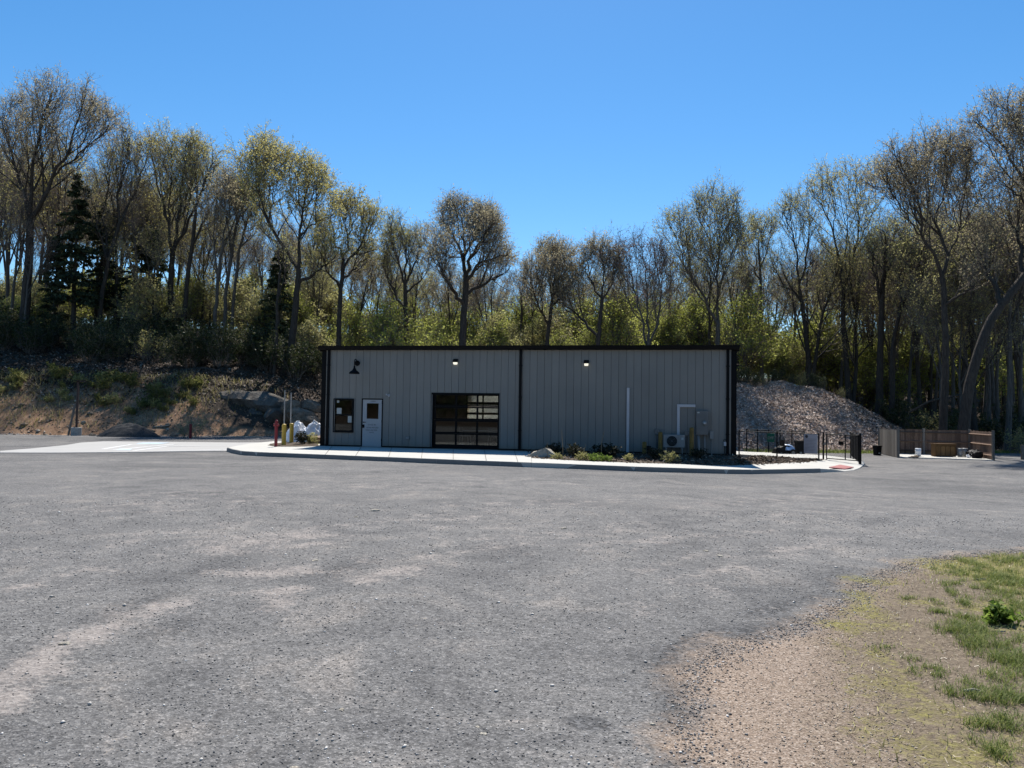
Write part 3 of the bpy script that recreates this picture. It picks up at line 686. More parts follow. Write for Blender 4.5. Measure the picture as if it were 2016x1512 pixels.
# glazed overhead door
x0, x1, z0, z1 = GAR; mb = MB()
mb.box(x0, x0 + .09, -.03, .10, 0, z1).box(x1 - .06, x1, -.03, .10, 0, z1).box(x0 + .09, x1 - .06, -.03, .10, z1 - .09, z1)
gd = mb.build('overhead_door', M_trim, bld, bevel=.005)
cols = [fl(u, 800)[0] for u in (857.9, 896, 899.7, 937.7, 941.2, 980)]; rows = [fl(920, v)[1] for v in (778.4, 797.4, 803.6, 824.2, 830, 851, 856.2, 875.8)]
gl, gr = x0 + .094, x1 - .064
edges = [z1 - .092] + rows + [.01]
mid = lambda a, b: .5 * (a + b)
hs_ = [z1 - .092, mid(rows[1], rows[2]), mid(rows[3], rows[4]), mid(rows[5], rows[6]), .012]
for r_ in range(4):
    zt, zb = hs_[r_] - .004, hs_[r_ + 1] + .004; pt, pb = rows[2 * r_], rows[2 * r_ + 1]
    mb = MB(); mb.box(gl, gr, .03, .075, pt, zt).box(gl, gr, .03, .075, zb, pb)
    for a, b in ((gl, cols[0]), (cols[1], cols[2]), (cols[3], cols[4]), (cols[5], gr)):
        if b - a > .005: mb.box(a, b, .03, .075, pb, pt)
    mb.build('door_section', M_trim, gd)
    for c in range(3): part_box('pane', M_glass, gd, cols[2 * c], cols[2 * c + 1], .05, .056, pb, pt)
mb = MB(); mb.box(x0 + .03, x0 + .05, -.037, -.031, .05, z1 - .08); mb.build('jamb_highlight', M_galv, gd)  # pale strip painting the bright reflection along the left jamb
# things inside, seen dimly through the glass
def inside(u, v, d):                   # local (x, z) at depth d inside the building
    return wall_plane(u, v, d)
def local_thing(name, label, cat, x, y, z, rz=0, group=None):
    p = wall_pt(x, y, z); return empty(name, p, BYAW + rz, label, cat, group)
a = inside(948, 862, 2.2)[0]
t = local_thing('folding_table', 'pale folding table with splayed legs inside the glazed overhead door', 'table', a, 2.4, .006)
mb = MB(); mb.box(-.9, .9, -.35, .35, .70, .735); mb.build('tabletop', M_white, t, bevel=.01)
for sx in (-1, 1):
    for sy in (-1, 1):
        mb = MB(); mb.tube([(sx * .2, sy * .28, .70), (sx * .55, sy * .30, 0)], .018, 8); mb.build('leg', M_galv, t)
for k, (u, dd, lab) in enumerate(((972, 3.2, 'white plastic chair indoors behind the right pane of the overhead door'), (916, 3.6, 'white plastic chair indoors behind the middle pane of the overhead door'))):
    a = inside(u, 850, dd)[0]; t = local_thing('chair', lab, 'chair', a, dd, .006, .5 + k)
    mb = MB(); mb.box(-.22, .22, -.22, .22, .42, .45); mb.build('seat', M_white, t, bevel=.01)
    mb = MB(); mb.box(-.22, .22, .20, .235, .45, .85); mb.build('backrest', M_white, t, bevel=.01)
    for sx in (-1, 1):
        for sy in (-1, 1): mb = MB(); mb.tube([(sx * .19, sy * .19, .42), (sx * .22, sy * .22, 0)], .018, 8); mb.build('leg', M_white, t)

# ------------------------------------------------------------------ fixtures on the front wall
def on_wall(name, label, cat, u, v, group=None, off=0.0):
    x, z = wl_(u, v, off); p = wall_pt(x, 0, z); return empty(name, p, BYAW, label, cat, group)
t = on_wall('gooseneck_lamp', 'black gooseneck barn lamp high on the grey wall above the window', 'wall lamp', 703.7, 715)
mb = MB(); mb.tube([(0, .0, 0), (0, -.05, 0)], .115, 20); mb.build('wall_plate', M_trim, t, smooth=False)
sx_, sz_ = [a - b for a, b in zip(wl_(698.4, 736, .55), wl_(703.7, 715, 0))]
mb = MB(); arc = [(0, -.04, 0)] + [(sx_ * .5 * (1 - math.cos(q)), -.04 - .30 * (1 - math.cos(q)), .14 * math.sin(q)) for q in np.linspace(.2, 2.6, 9)] + [(sx_, -.6, sz_ + .34)]
mb.tube(arc, .018, 10); mb.build('arm', M_trim, t, smooth=True)
mb = MB(); mb.lathe([(.035, .34), (.04, .27), (.065, .20), (.10, .145), (.17, .10), (.215, .05), (.225, .0), (.215, .002), (.16, .09), (.05, .18)], 28, (sx_, -.6, sz_)); mb.build('lamp_shade', M_trim, t, smooth=True)
mb = MB(); mb.lathe([(.01, .03), (.05, .05), (.05, .1), (.02, .16)], 14, (sx_, -.6, sz_)); mb.build('bulb', M_white, t, smooth=True)
for u, v, lab in ((897.3, 712.6, 'small lit wall light above the overhead door'), (1154.6, 715, 'small lit wall light on the windowless right half of the wall')):
    t = on_wall('wall_light', lab, 'wall light', u, v, 'lit wall lights under the eave')
    mb = MB(); mb.add([(-.10, 0, .13), (.10, 0, .13), (.10, -.16, .05), (-.10, -.16, .05), (-.10, 0, -.02), (.10, 0, -.02), (.10, -.16, -.02), (-.10, -.16, -.02)], [(0, 1, 2, 3), (3, 2, 6, 7), (0, 3, 7, 4), (1, 5, 6, 2), (4, 7, 6, 5), (0, 4, 5, 1)]); mb.build('housing', M_black, t)
    mb = MB(); mb.add([(-.085, -.004, -.022), (.085, -.004, -.022), (.085, -.15, -.022), (-.085, -.15, -.022), (-.07, -.01, -.11), (.07, -.01, -.11), (.07, -.11, -.11), (-.07, -.11, -.11)], [(0, 1, 2, 3), (4, 7, 6, 5), (0, 3, 7, 4), (1, 5, 6, 2), (3, 2, 6, 7), (0, 4, 5, 1)]); mb.build('lens', M_lamp, t)
t = on_wall('security_light', 'small white security light right of the door top', 'security light', 766, 778.5)
mb = MB(); mb.tube([(0, 0, 0), (0, -.04, 0)], .05, 12); mb.build('base', M_white, t)
mb = MB(); mb.tube([(0, -.04, 0), (-.03, -.10, .02), (-.08, -.15, .03)], [.02, .025, .04], 10); mb.build('lamp_head', M_white, t)
mb = MB(); mb.lathe([(.01, -.05), (.035, -.03), (.035, .0), (.01, .02)], 10, (.02, -.08, -.02)); mb.build('sensor', M_white, t)
t = on_wall('outlet_box', 'small grey outdoor outlet box low on the wall right of the door', 'outlet', 803, 862)
mb = MB(); mb.box(-.09, .09, -.06, 0, -.07, .07); mb.build('box', M_steel, t, bevel=.01)
mb = MB(); mb.box(-.075, .075, -.075, -.061, -.055, .055); mb.build('cover', M_grey, t, bevel=.008)
# line-set covers
xA, zA = wl_(1234, 763.5); xB, zB = wl_(1234.5, 886)
mb = MB(); mb.box(-.055, .055, -.08, 0, -zA + .02 + .0, 0); o = mb.build('pipe_cover', M_white, None, bevel=.01); o.location = wall_pt(xA + .06, 0, zA); o.rotation_euler = (0, 0, BYAW)
tag(o, 'tall straight white pipe cover on the right half of the wall', 'pipe cover')
xC, zC = wl_(1333, 796); xD, zD = wl_(1369, 801.5); xE, zE = wl_(1338, 858)
t = empty('bent_pipe_cover', wall_pt(xC, 0, zC), BYAW, 'white pipe cover bent at a right angle above the heat pump', 'pipe cover')
mb = MB(); mb.box(0, xD - xC, -.08, 0, -.11, 0); mb.build('horizontal_run', M_white, t, bevel=.01)
mb = MB(); mb.box(0, .11, -.079, -.001, zE - zC, -.112); mb.build('vertical_run', M_white, t, bevel=.01)
# heat pump
p0, p1 = wl_(1306.3, 855.5, .55), wl_(1348.5, 881.5, .55)
W_, H_ = p1[0] - p0[0], p0[1] - p1[1]
t = empty('heat_pump', wall_pt(p0[0], -.55, p1[1]), BYAW, 'grey outdoor heat pump unit with a round fan grille', 'heat pump')
fc_x, fc_z, fr_ = W_ * .395, H_ * .5, H_ * .40
mb = MB(); mb.box(0, W_, 0.012, .32, 0, H_); mb.build('casing', M_grey, t, bevel=.02)
mb = MB(); mb.lathe([(fr_, 0), (fr_, .02)], 32); o = mb.build('fan_opening', M_black, t); o.location = (fc_x, .01, fc_z); o.rotation_euler = (math.pi / 2, 0, 0)
mb = MB()
for k in range(1, 6):
    rr = fr_ * k / 5.2; ring = [(fc_x + rr * math.cos(q), -.02, fc_z + rr * math.sin(q)) for q in np.linspace(0, 2 * math.pi, 25)]; mb.tube(ring, .004, 4, False)
for q in np.linspace(0, math.pi, 5)[:-1]: mb.tube([(fc_x - fr_ * math.cos(q), -.022, fc_z - fr_ * math.sin(q)), (fc_x + fr_ * math.cos(q), -.022, fc_z + fr_ * math.sin(q))], .004, 4)
mb.build('fan_grille', M_steel, t)
mb = MB(); mb.box(W_ * .83, W_ * .93, .006, .011, H_ * .6, H_ * .78); mb.build('label_plate', M_paper, t)
mb = MB(); mb.box(.08, .14, .02, .55, -.05, 0).box(W_ - .14, W_ - .08, .02, .55, -.05, 0); mb.build('bracket', M_galv, t)
zb_ = bed_pt(1327, 893)[2] - wall_pt(0, 0, p1[1])[2]
mb = MB(); mb.tube([(.1, .05, -.04), (.1, .05, zb_ - .05)], .018, 8).tube([(W_ - .1, .05, -.04), (W_ - .1, .05, zb_ - .05)], .018, 8); mb.build('leg', M_galv, t)
# electric service
p0, p1 = wl_(1370, 808.5), wl_(1393.5, 856.5); W_, H_ = p1[0] - p0[0], p0[1] - p1[1]
t = empty('meter_cabinet', wall_pt(p0[0], 0, p1[1]), BYAW, 'tall grey electric meter cabinet with a round glass meter', 'electric cabinet')
mb = MB(); mb.box(0, W_, -.22, 0, 0, H_); mb.build('cabinet', M_steel, t, bevel=.012)
mb = MB(); mb.box(.025, W_ - .025, -.228, -.221, .03, H_ - .03); mb.build('cabinet_door', M_steel, t)
m_ = wl_(1387, 833, .22); mx_, mz_ = m_[0] - p0[0], m_[1] - p1[1]
mb = MB(); mb.tube([(mx_, -.22, mz_), (mx_, -.26, mz_), (mx_, -.33, mz_), (mx_, -.35, mz_)], [.095, .085, .075, .04], 18); mb.build('meter', M_galv, t, smooth=True)
mb = MB(); mb.box(mx_ - .03, mx_ + .03, -.362, -.351, mz_ - .03, mz_ + .025); mb.build('meter_dial', M_white, t)
mb = MB(); mb.box(.05, .13, -.229, -.2285, H_ - .10, H_ - .05); mb.build('label_plate', M_paper, t)
for xx_, rr in ((W_ * .22, .055), (W_ * .72, .028)):
    mb = MB(); mb.tube([(xx_, -.11, .0), (xx_ + .02, -.11, -p1[1] - .25)], rr, 12); mb.build('conduit', M_grey, t, smooth=True)
p0b, p1b = wl_(1397, 849), wl_(1404.5, 864.5)
t2 = empty('junction_box', wall_pt(p0b[0], 0, p1b[1]), BYAW, 'small grey junction box right of the meter cabinet', 'junction box')
mb = MB(); mb.box(0, p1b[0] - p0b[0], -.12, 0, 0, p0b[1] - p1b[1]); mb.build('box', M_grey, t2, bevel=.01)
mb = MB(); mb.tube([(.08, -.06, 0), (.08, -.06, -p1b[1] - .2)], .022, 10).tube([(0, -.06, .25), (p1[0] - p0b[0], -.06, .25)], .02, 8); mb.build('conduit', M_grey, t2)
for u, v, w_, h_, lab in ((1293.5, 850, .19, .24, 'small grey disconnect box left of the heat pump'), (1352, 853, .17, .2, 'small grey disconnect box right of the heat pump')):
    t = on_wall('disconnect_box', lab, 'electric box', u, v); mb = MB(); mb.box(-w_ / 2, w_ / 2, -.1, 0, -h_ / 2, h_ / 2); mb.build('box', M_steel, t, bevel=.01)
    mb = MB(); z_ = wl_(u, v)[1]; mb.tube([(0, -.05, -h_ / 2), (0, -.05, -z_ - .05)], .016, 8); mb.build('conduit', M_steel, t)
    mb = MB(); mb.box(.05, .075, -.115, -.101, -.02, .05); mb.build('handle', M_galv, t)
t = on_wall('hose_bib', 'small white hose bib box at the right end of the wall', 'hose bib', 1426.8, 874)
mb = MB(); mb.box(-.05, .05, -.09, 0, -.08, .08); mb.build('box', M_white, t, bevel=.01)
mb = MB(); mb.tube([(-.03, -.05, .08), (-.05, -.06, .16), (.0, -.05, .2), (.04, -.03, .14)], .012, 8).tube([(0, -.05, -.08), (-.01, -.06, -.3), (.02, -.05, -.55)], .012, 8); mb.build('hose', M_black, t)

# ------------------------------------------------------------------ bollards
def bollard(name, base, h, r, mat, label, group=None, cap=True):
    t = empty(name, base, 0, label, 'bollard', group)
    mb = MB(); mb.tube([(0, 0, -.2), (0, 0, h)], r, 18); mb.build('post', mat, t, smooth=False)
    mb = MB(); mb.lathe([(r, h + .001), (r * .93, h + r * .3), (r * .6, h + r * .55), (.004, h + r * .65)], 18); mb.build('dome_cap', mat, t, smooth=True)
    return t
def kz(u, v): return kp(u, v, KT + .01)
bollard('red_bollard', kz(543, 878.3), 1.03, .065, M_red, 'tall dark red pipe post at the rounded bed left of the building')
t = bpy.context.scene.objects['red_bollard']
mb = MB(); mb.tube([(-.11, 0, .88), (.11, 0, .88)], .055, 12).tube([(0, .0, 1.0), (0, 0, 1.12)], [.05, .03], 10); mb.build('hydrant_outlet', M_red, t)
bollard('red_bollard', p2w(374.5, 863), .78, .075, M_red, 'dark red pipe post beside the weeds at the back of the pad')
bollard('yellow_bollard', kz(558.5, 876.5), .86, .095, M_yellow, 'yellow bollard just right of the tall red post', 'yellow bollards by the building')
bollard('yellow_bollard', kz(573.5, 872.3), .86, .095, M_yellow, 'yellow bollard in front of the white plastic sheeting', 'yellow bollards by the building')
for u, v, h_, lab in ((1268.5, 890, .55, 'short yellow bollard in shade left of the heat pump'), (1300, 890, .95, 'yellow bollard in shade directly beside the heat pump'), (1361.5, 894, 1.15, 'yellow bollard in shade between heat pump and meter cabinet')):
    x_ = wl_(u, v, .45)[0]; p = wall_pt(x_, -.45, -.12); bollard('yellow_bollard', p, h_, .085, M_yellow_shade, lab, 'yellow bollards by the building')
x_ = wl_(1277.5, 880, .35)[0]; t = empty('utility_box', wall_pt(x_, -.35, -.1), BYAW, 'small black utility box on the mulch by the short bollard', 'utility box')
mb = MB(); mb.box(-.08, .08, -.08, .08, 0, .38); mb.build('box', M_black, t, bevel=.012); mb = MB(); mb.box(-.09, .09, -.09, .09, .381, .41); mb.build('lid', M_black, t, bevel=.01)

# ================================================================== rocks
def rock_mesh(name, seed, sub=3, planes=16, rough=.06):
    rs = np.random.RandomState(seed); bm = bmesh.new(); bmesh.ops.create_icosphere(bm, subdivisions=sub, radius=1)
    N = rs.randn(planes, 3); N /= np.linalg.norm(N, axis=1)[:, None]; D = rs.uniform(.62, 1, planes)
    for v in bm.verts:
        p = np.array(v.co); dn = N @ p; r_ = np.min(np.where(dn > .05, D / np.maximum(dn, .05), 9)); r_ = min(r_, 1.15)
        r_ *= 1 + rough * 2 * float(vnoise(p[0] * 4 + seed, p[1] * 4 + p[2] * 3))
        v.co = Vector(p * r_)
    me = bpy.data.meshes.new(name); bm.to_mesh(me); bm.free(); return me
def rock(name, seed, c, size, mat, label, rz=0, tilt=0, cat='rock', group=None, sub=3):
    o = link(name, rock_mesh(name, seed, sub), mat); o.location = [float(q) for q in c]; o.scale = size; o.rotation_euler = (tilt, tilt * .5, rz)
    return tag(o, label, cat, group)
def rk(u, v, d): return at(u, v, d)
rock('ledge_rock', 11, rk(512, 793, 52.5), (2.5, 1.3, .95), M_rock, 'large rounded grey ledge rock in the bank, the topmost of the outcrop', .2, .1)
rock('ledge_rock', 12, rk(452, 800, 52.5), (2.3, 1.4, 1.1), M_rock, 'wide blue grey ledge rock at the left end of the outcrop', -.1, -.15)
rock('ledge_rock', 13, rk(470, 822, 51.4), (1.45, .9, .75), M_rock, 'blue grey slab of rock low in the middle of the outcrop', .5, .25)
rock('ledge_rock', 14, rk(500, 824, 51.2), (.75, .6, .75), M_rock, 'pale grey block of rock under the overhanging ledge', .9, .1)
rock('ledge_rock', 15, rk(430, 828, 51.0), (1.6, .8, .5), M_rock, 'long leaning rock slab at the foot of the bank left of the outcrop', .3, .6)
rock('ledge_rock', 16, rk(548, 826, 51.5), (1.2, .9, .9), M_rock, 'dark shaded rock behind the tall red post', 1.2, .2)
rock('rubble_rock', 17, rk(571, 806, 50.5), (.75, .6, .75), M_rockw, 'sunlit tan block behind the pair of thin steel posts', .3, .2)
rock('rubble_rock', 18, rk(600, 818, 50), (1.0, .6, .5), M_rockw, 'sunlit tan slab beside the left corner of the building', .1, .5)
rock('rubble_rock', 19, rk(590, 826, 49.6), (.6, .5, .55), M_rockw, 'rounded tan rock just above the white plastic sheeting', .6, .3)
rock('rubble_rock', 20, rk(615, 800, 51), (.9, .7, .45), M_rockw, 'brown rock high beside the building corner', .8, .4)
rock('rubble_rock', 21, rk(612, 826, 49.3), (.5, .4, .3), M_rockw, 'small flat pale rock against the building corner', .2, .2)
rr_ = random.Random(8)
for k in range(26):                    # loose stones on the earth bank
    u, d = rr_.uniform(10, 350), rr_.uniform(45.3, 49.5); p = at(u, 800, d); z = gz(p[0], p[1]); s_ = rr_.uniform(.07, .2)
    rock('bank_stone', 40 + k % 6, (p[0], p[1], z + s_ * .25), (s_ * 1.3, s_, s_ * .7), M_rockw if k % 3 else M_stone, 'small stone lying on the bare earth bank at left', k, .2, 'stone', 'stones on the earth bank', 1)
p = bed_pt(1066, 899.5)
mb = MB(); mb.add([(-.75, -.25, -.1), (.72, -.25, -.1), (.6, .35, -.1), (-.6, .4, -.1), (.1, -.15, .33), (.28, .3, .27), (-.35, .3, .16), (-.3, -.2, .16)],
                  [(0, 1, 2, 3), (0, 7, 4, 1), (1, 4, 5, 2), (2, 5, 6, 3), (3, 6, 7, 0), (7, 6, 5, 4)])
o = mb.build('boulder', M_stone, None, bevel=.03); o.location = p; o.rotation_euler = (0, 0, -.1); tag(o, 'pale angular boulder at the left end of the mulch bed', 'boulder')

# dark gravel pile, white sheeting, poles at the left
def heap(name, c, rx, ry, h, mat, label, cat, seed, n=40, sharp=1.3, wr=.05):
    a = np.linspace(-1, 1, n); U_, W_ = np.meshgrid(a, a); q = np.hypot(U_, W_)
    hh = np.clip(1 - q, 0, 1) ** sharp; z = h * hh * (1 + .25 * fbm(U_ * 2 + seed, W_ * 2)) + wr * fbm(U_ * 7 + seed, W_ * 7) * (hh > 0)
    px, py = c[0] + U_ * rx, c[1] + W_ * ry; pz = H(px, py) + z - .03
    id_ = np.arange(n * n).reshape(n, n); F = np.stack([id_[:-1, :-1], id_[:-1, 1:], id_[1:, 1:], id_[1:, :-1]], -1)
    keep = (q[:-1, :-1] < 1.02); F = F[keep]
    o = link(name, mesh_np(name, np.stack([px, py, pz], -1).reshape(-1, 3), F, True), mat); return tag(o, label, cat)
M_pile = simple('dark_gravel', (.05, .05, .05), .95, var=.5, scale=14, spec=.1, bump=.9, bscale=22)
c = at(254, 856, 45.0); heap('gravel_pile', (c[0], 45.0), 1.85, 1.0, 1.0, M_pile, 'low pile of dark gravel at the foot of the earth bank', 'gravel pile', 3, 46, .85, .05)
def sheeting(name, c, rx, ry, h, seed, label):
    n = 60; a = np.linspace(-1, 1, n); U_, W_ = np.meshgrid(a, a); q = np.hypot(U_, W_)
    hh = np.clip(1 - q ** 1.6, 0, 1) ** .8
    rid = np.abs(fbm(U_ * 3.1 + seed, W_ * 3.1 + seed)); rid2 = np.abs(fbm(U_ * 7 + seed, W_ * 6))
    z = h * hh * (1.0 - .55 * rid) - .16 * rid2 * hh; px = c[0] + U_ * rx * (1 + .1 * fbm(U_ * 2, W_ * 2 + seed)); py = c[1] + W_ * ry
    id_ = np.arange(n * n).reshape(n, n); F = np.stack([id_[:-1, :-1], id_[:-1, 1:], id_[1:, 1:], id_[1:, :-1]], -1)[q[:-1, :-1] < .97]
    o = link(name, mesh_np(name, np.stack([px, py, H(px, py) + z + .02], -1).reshape(-1, 3), F, True), M_plastic); return tag(o, label, 'plastic sheeting')
c = at(586, 860, 37.2); sheeting('plastic_sheeting', c, .78, .6, 1.2, 2, 'heap of crumpled white plastic sheeting behind the yellow bollards')
c = at(618, 860, 36.8); sheeting('plastic_sheeting', c, .8, .6, 1.25, 9, 'heap of white plastic sheeting against the left corner of the building')
c = at(622, 860, 35.9); t = empty('cardboard_box', (c[0], c[1], gz(c[0], c[1])), .4, 'brown cardboard box half covered by the white sheeting', 'box')
mb = MB(); mb.box(-.28, .28, -.2, .2, 0, .5); mb.build('box', simple('cardboard', (.22, .15, .105), .85), t, bevel=.01); mb = MB(); mb.add([(-.28, -.2, .5), (.28, -.2, .5), (.28, -.36, .43), (-.28, -.36, .43)], [(0, 1, 2, 3)]); mb.build('flap', simple('cardboard_flap', (.24, .165, .115), .85), t)
for u, vt, vb, d, lab in ((561, 768, 838, 39.5, 'thin grey steel post, the left of the two behind the bollards'), (573.5, 773, 848, 39, 'thin grey steel post, the right of the two behind the bollards')):
    a_, b_ = at(u, vt, d), at(u - 1.5, vb, d); z = gz(b_[0], b_[1]); t = empty('sign_post', (b_[0], b_[1], z), 0, lab, 'post', 'pair of thin steel posts')
    mb = MB(); mb.add([(-.03, -.02, -.2), (.03, -.02, -.2), (.03, .02, -.2), (-.03, .02, -.2), (a_[0] - b_[0] - .03, -.02, a_[2] - z), (a_[0] - b_[0] + .03, -.02, a_[2] - z), (a_[0] - b_[0] + .03, .02, a_[2] - z), (a_[0] - b_[0] - .03, .02, a_[2] - z)], [(0, 1, 2, 3), (4, 5, 6, 7), (0, 1, 5, 4), (1, 2, 6, 5), (2, 3, 7, 6), (3, 0, 4, 7)]); mb.build('post', M_galv, t)
    mb = MB()
    for k in range(5): mb.tube([(0, -.03, .4 + .35 * k), (0, .03, .4 + .35 * k)], .008, 6)
    mb.build('bolt', M_steel, t)
c = p2w(150, 857.5); t = empty('lot_lamp', c, .3, 'short dark lamp post on a concrete base at the far left lot edge', 'lamp post')
mb = MB(); mb.lathe([(.29, -.2), (.29, .46), (.27, .48)], 20); mb.build('concrete_base', M_mortar, t)
tp_ = at(156, 751, c[1]); mb = MB(); mb.box(-.055, .055, -.055, .055, .49, tp_[2] - c[2]); mb.build('pole', M_brownp, t, bevel=.008)
zt = tp_[2] - c[2]; mb = MB(); mb.box(-.12, .42, -.16, .16, zt + .002, zt + .07); mb.build('lamp_head', M_black, t, bevel=.02); mb = MB(); mb.box(.1, .38, -.12, .12, zt - .012, zt + .001); mb.build('lens', M_grey, t)
mb = MB(); mb.box(-.13, .13, -.13, .13, .485, .51); mb.build('base_plate', M_brownp, t)
a_, b_ = at(140.5, 795, 45.6), at(134, 852, 45.6); z = gz(b_[0], b_[1]); mb = MB(); mb.tube([(b_[0], b_[1], z - .1), (a_[0], a_[1] + .4, a_[2])], .06, 6); o = mb.build('leaning_stake', M_plankg, None); tag(o, 'leaning pale grey stake beside the lamp post', 'stake')
for (u, v, L_, lab) in ((318, 835, .9, 'pale broken stick on the bank right of the gravel pile'), (487, 862, 1.6, 'long pale board lying at the foot of the rocks'), (240, 859, .6, 'dark chunk of broken pavement in front of the gravel pile')):
    p = p2w(u, v) if v > 850 else np.array([*at(u, v, 47.5)[:2], gz(*at(u, v, 47.5)[:2])])
    mb = MB(); mb.box(-L_ / 2, L_ / 2, -.06, .06, 0, .07); o = mb.build('loose_board' if 'board' in lab else 'stick' if 'stick' in lab else 'pavement_chunk', M_stone if 'pale' in lab else M_pile, None, bevel=.01); o.location = p + np.array([0, 0, .02]); o.rotation_euler = (0, -.12 if 'stick' in lab else 0, .3); tag(o, lab, 'debris')

# ================================================================== chain-link fence, gate, signs
def chain_link(name, parent, a, b, h, zb=.06):     # a mesh of crossed wires from a to b (local coordinates)
    a = np.array(a); b = np.array(b); L_ = float(np.linalg.norm(b - a)); e = (b - a) / L_; mb = MB(); p = .075; w = .0022
    nn = np.array([-e[1], e[0], 0])
    for sgn in (1, -1):
        k = -h if sgn > 0 else 0; s0 = -h if sgn > 0 else 0
        s_ = s0
        while s_ < L_ + (0 if sgn > 0 else h):
            x0_, z0_, x1_, z1_ = s_, 0, s_ + sgn * h, h
            t0, t1 = 0.0, 1.0; dx = x1_ - x0_
            for lim, sg in ((0, 1), (L_, -1)):
                pass
            ta, tb = sorted(((0 - x0_) / dx, (L_ - x0_) / dx)); t0, t1 = max(0, ta), min(1, tb)
            if t1 > t0 + .01:
                P0 = a + e * (x0_ + dx * t0) + np.array([0, 0, zb + h * t0]); P1 = a + e * (x0_ + dx * t1) + np.array([0, 0, zb + h * t1])
                mb.add([P0 + nn * w, P0 + np.array([0, 0, w]), P0 - nn * w, P1 + nn * w, P1 + np.array([0, 0, w]), P1 - nn * w], [(0, 1, 4, 3), (1, 2, 5, 4), (2, 0, 3, 5)])
            s_ += p
    return mb.build(name, M_black, parent)
def fence_run(name, A_, B_, h, nposts, label, skip_first=False):
    A_ = np.array(A_[:2]); B_ = np.array(B_[:2]); za, zb_ = gz(*A_) + .1, gz(*B_) + .1
    t = empty(name, (A_[0], A_[1], za), 0, label, 'fence', 'black chain-link fences')
    d = np.array([B_[0] - A_[0], B_[1] - A_[1], zb_ - za])
    for k in range(nposts):
        q = d * k / (nposts - 1); mb = MB(); mb.tube([q + np.array([0, 0, -.3]), q + np.array([0, 0, h + .04])], .032, 10); po = mb.build('post', M_black, t)
        mb = MB(); mb.lathe([(.036, h + .041), (.03, h + .06), (.005, h + .075)], 10, tuple(q)); mb.build('post_cap', M_black, po)
    mb = MB(); mb.tube([(0, 0, h), d + np.array([0, 0, h])], .022, 8); mb.build('top_rail', M_black, t)
    mb = MB(); mb.tube([(0, 0, .05), d + np.array([0, 0, .05])], .012, 6); mb.build('bottom_rail', M_black, t)
    chain_link('chain_link_mesh', t, (0, 0, 0), d, h - .06)
    return t
fA, fB = kp(1455, 894.6), kp(1612, 905.8); HF = 1.22
fence_run('chain_link_fence', fA, fB, HF, 3, 'black chain-link fence running from the building to the gate along the path')
gA, gB = kp(1621, 904.5), kp(1692, 910)
fence_run('chain_link_fence', (gB[0], gB[1]), (gB[0] + 2.35, gB[1] + 6.2), HF, 4, 'black chain-link fence running back from the right gate post')
fence_run('chain_link_fence', at(1470, 880, 45.6), at(1583, 880, 42.3), HF, 6, 'black chain-link fence behind the path at the foot of the chip mound')
za = gz(gA[0], gA[1]) + .12; t = empty('chain_link_gate', (gA[0], gA[1], za), 0, 'black chain-link gate standing across the ramp', 'gate')
d = np.array([gB[0] - gA[0], gB[1] - gA[1], gz(gB[0], gB[1]) - gz(gA[0], gA[1])])
for k, nm in ((0.0, 'gate_post'), (.09, 'stile'), (.62, 'stile'), (.97, 'stile'), (1.03, 'gate_post')):
    q = d * k; mb = MB(); mb.tube([q + np.array([0, 0, -.3 if 'post' in nm else .08]), q + np.array([0, 0, HF + (.08 if 'post' in nm else 0)])], .04 if 'post' in nm else .024, 10); mb.build(nm, M_black, t)
for z_, nm in ((HF - .02, 'top_rail'), (.09, 'bottom_rail')):
    mb = MB(); mb.tube([d * .09 + np.array([0, 0, z_]), d * .97 + np.array([0, 0, z_])], .022, 8); mb.build(nm, M_black, t)
chain_link('chain_link_mesh', t, d * .09, d * .97, HF - .14, .1)
mb = MB(); q = d * .045; mb.box(q[0] - .05, q[0] + .05, q[1] - .03, q[1] + .03, .72, .80); mb.build('latch', M_galv, t)
mb = MB(); q = d * .5; ang = math.atan2(d[1], d[0]); o = mb.box(-.12, .12, -.012, 0, -.08, .08).build('plaque', M_black, t, bevel=.03); o.location = q + np.array([0, -.03, .82]); o.rotation_euler = (0, 0, ang)
def on_fence(u, v, off=.05):           # a point just in front of the front fence
    A2, B2 = fA[:2], fB[:2]; r = ray(u, v); n = np.array([B2[1] - A2[1], -(B2[0] - A2[0])]); n /= np.linalg.norm(n)
    d_ = np.dot(A2 + n * off, n) / np.dot(r[:2], n); return at(u, v, d_)
fang = math.atan2(fB[1] - fA[1], fB[0] - fA[0])
a_, b_ = on_fence(1583, 854.5), on_fence(1609.5, 854.8); c_ = on_fence(1583, 892)
W_, H_ = float(np.linalg.norm((b_ - a_)[:2])), float(a_[2] - c_[2])
t = empty('rules_sign', (a_[0], a_[1], c_[2]), fang, 'large pale grey notice board with a round emblem and rows of text on the fence', 'sign')
mb = MB(); mb.box(0, W_, -.012, 0, 0, H_); mb.build('board', M_board, t)
mb = MB(); mb.tube([(W_ * .2, -.013, H_ * .88), (W_ * .2, -.015, H_ * .88)], .075, 20); mb.build('emblem', M_ink, t)
M_row = simple('text_row', (.27, .28, .32), .8)
for k in range(9):
    z_ = H_ * (.74 - .075 * k); mb = MB(); mb.box(W_ * .07, W_ * (.9 - .12 * ((k * 7) % 3) / 3), -.0135, -.0125, z_, z_ + .022); mb.build('text_row', M_row, t)
a_ = on_fence(1510.5, 853); b_ = on_fence(1524, 870.5); W_ = float(np.linalg.norm((b_ - a_)[:2])) + .02; H_ = float(a_[2] - b_[2])
t = empty('green_sign', (a_[0], a_[1], b_[2]), fang, 'small square green sign with white print on the chain-link fence', 'sign')
mb = MB(); mb.box(0, W_, -.01, 0, 0, H_); mb.build('board', M_sign, t, bevel=.004)
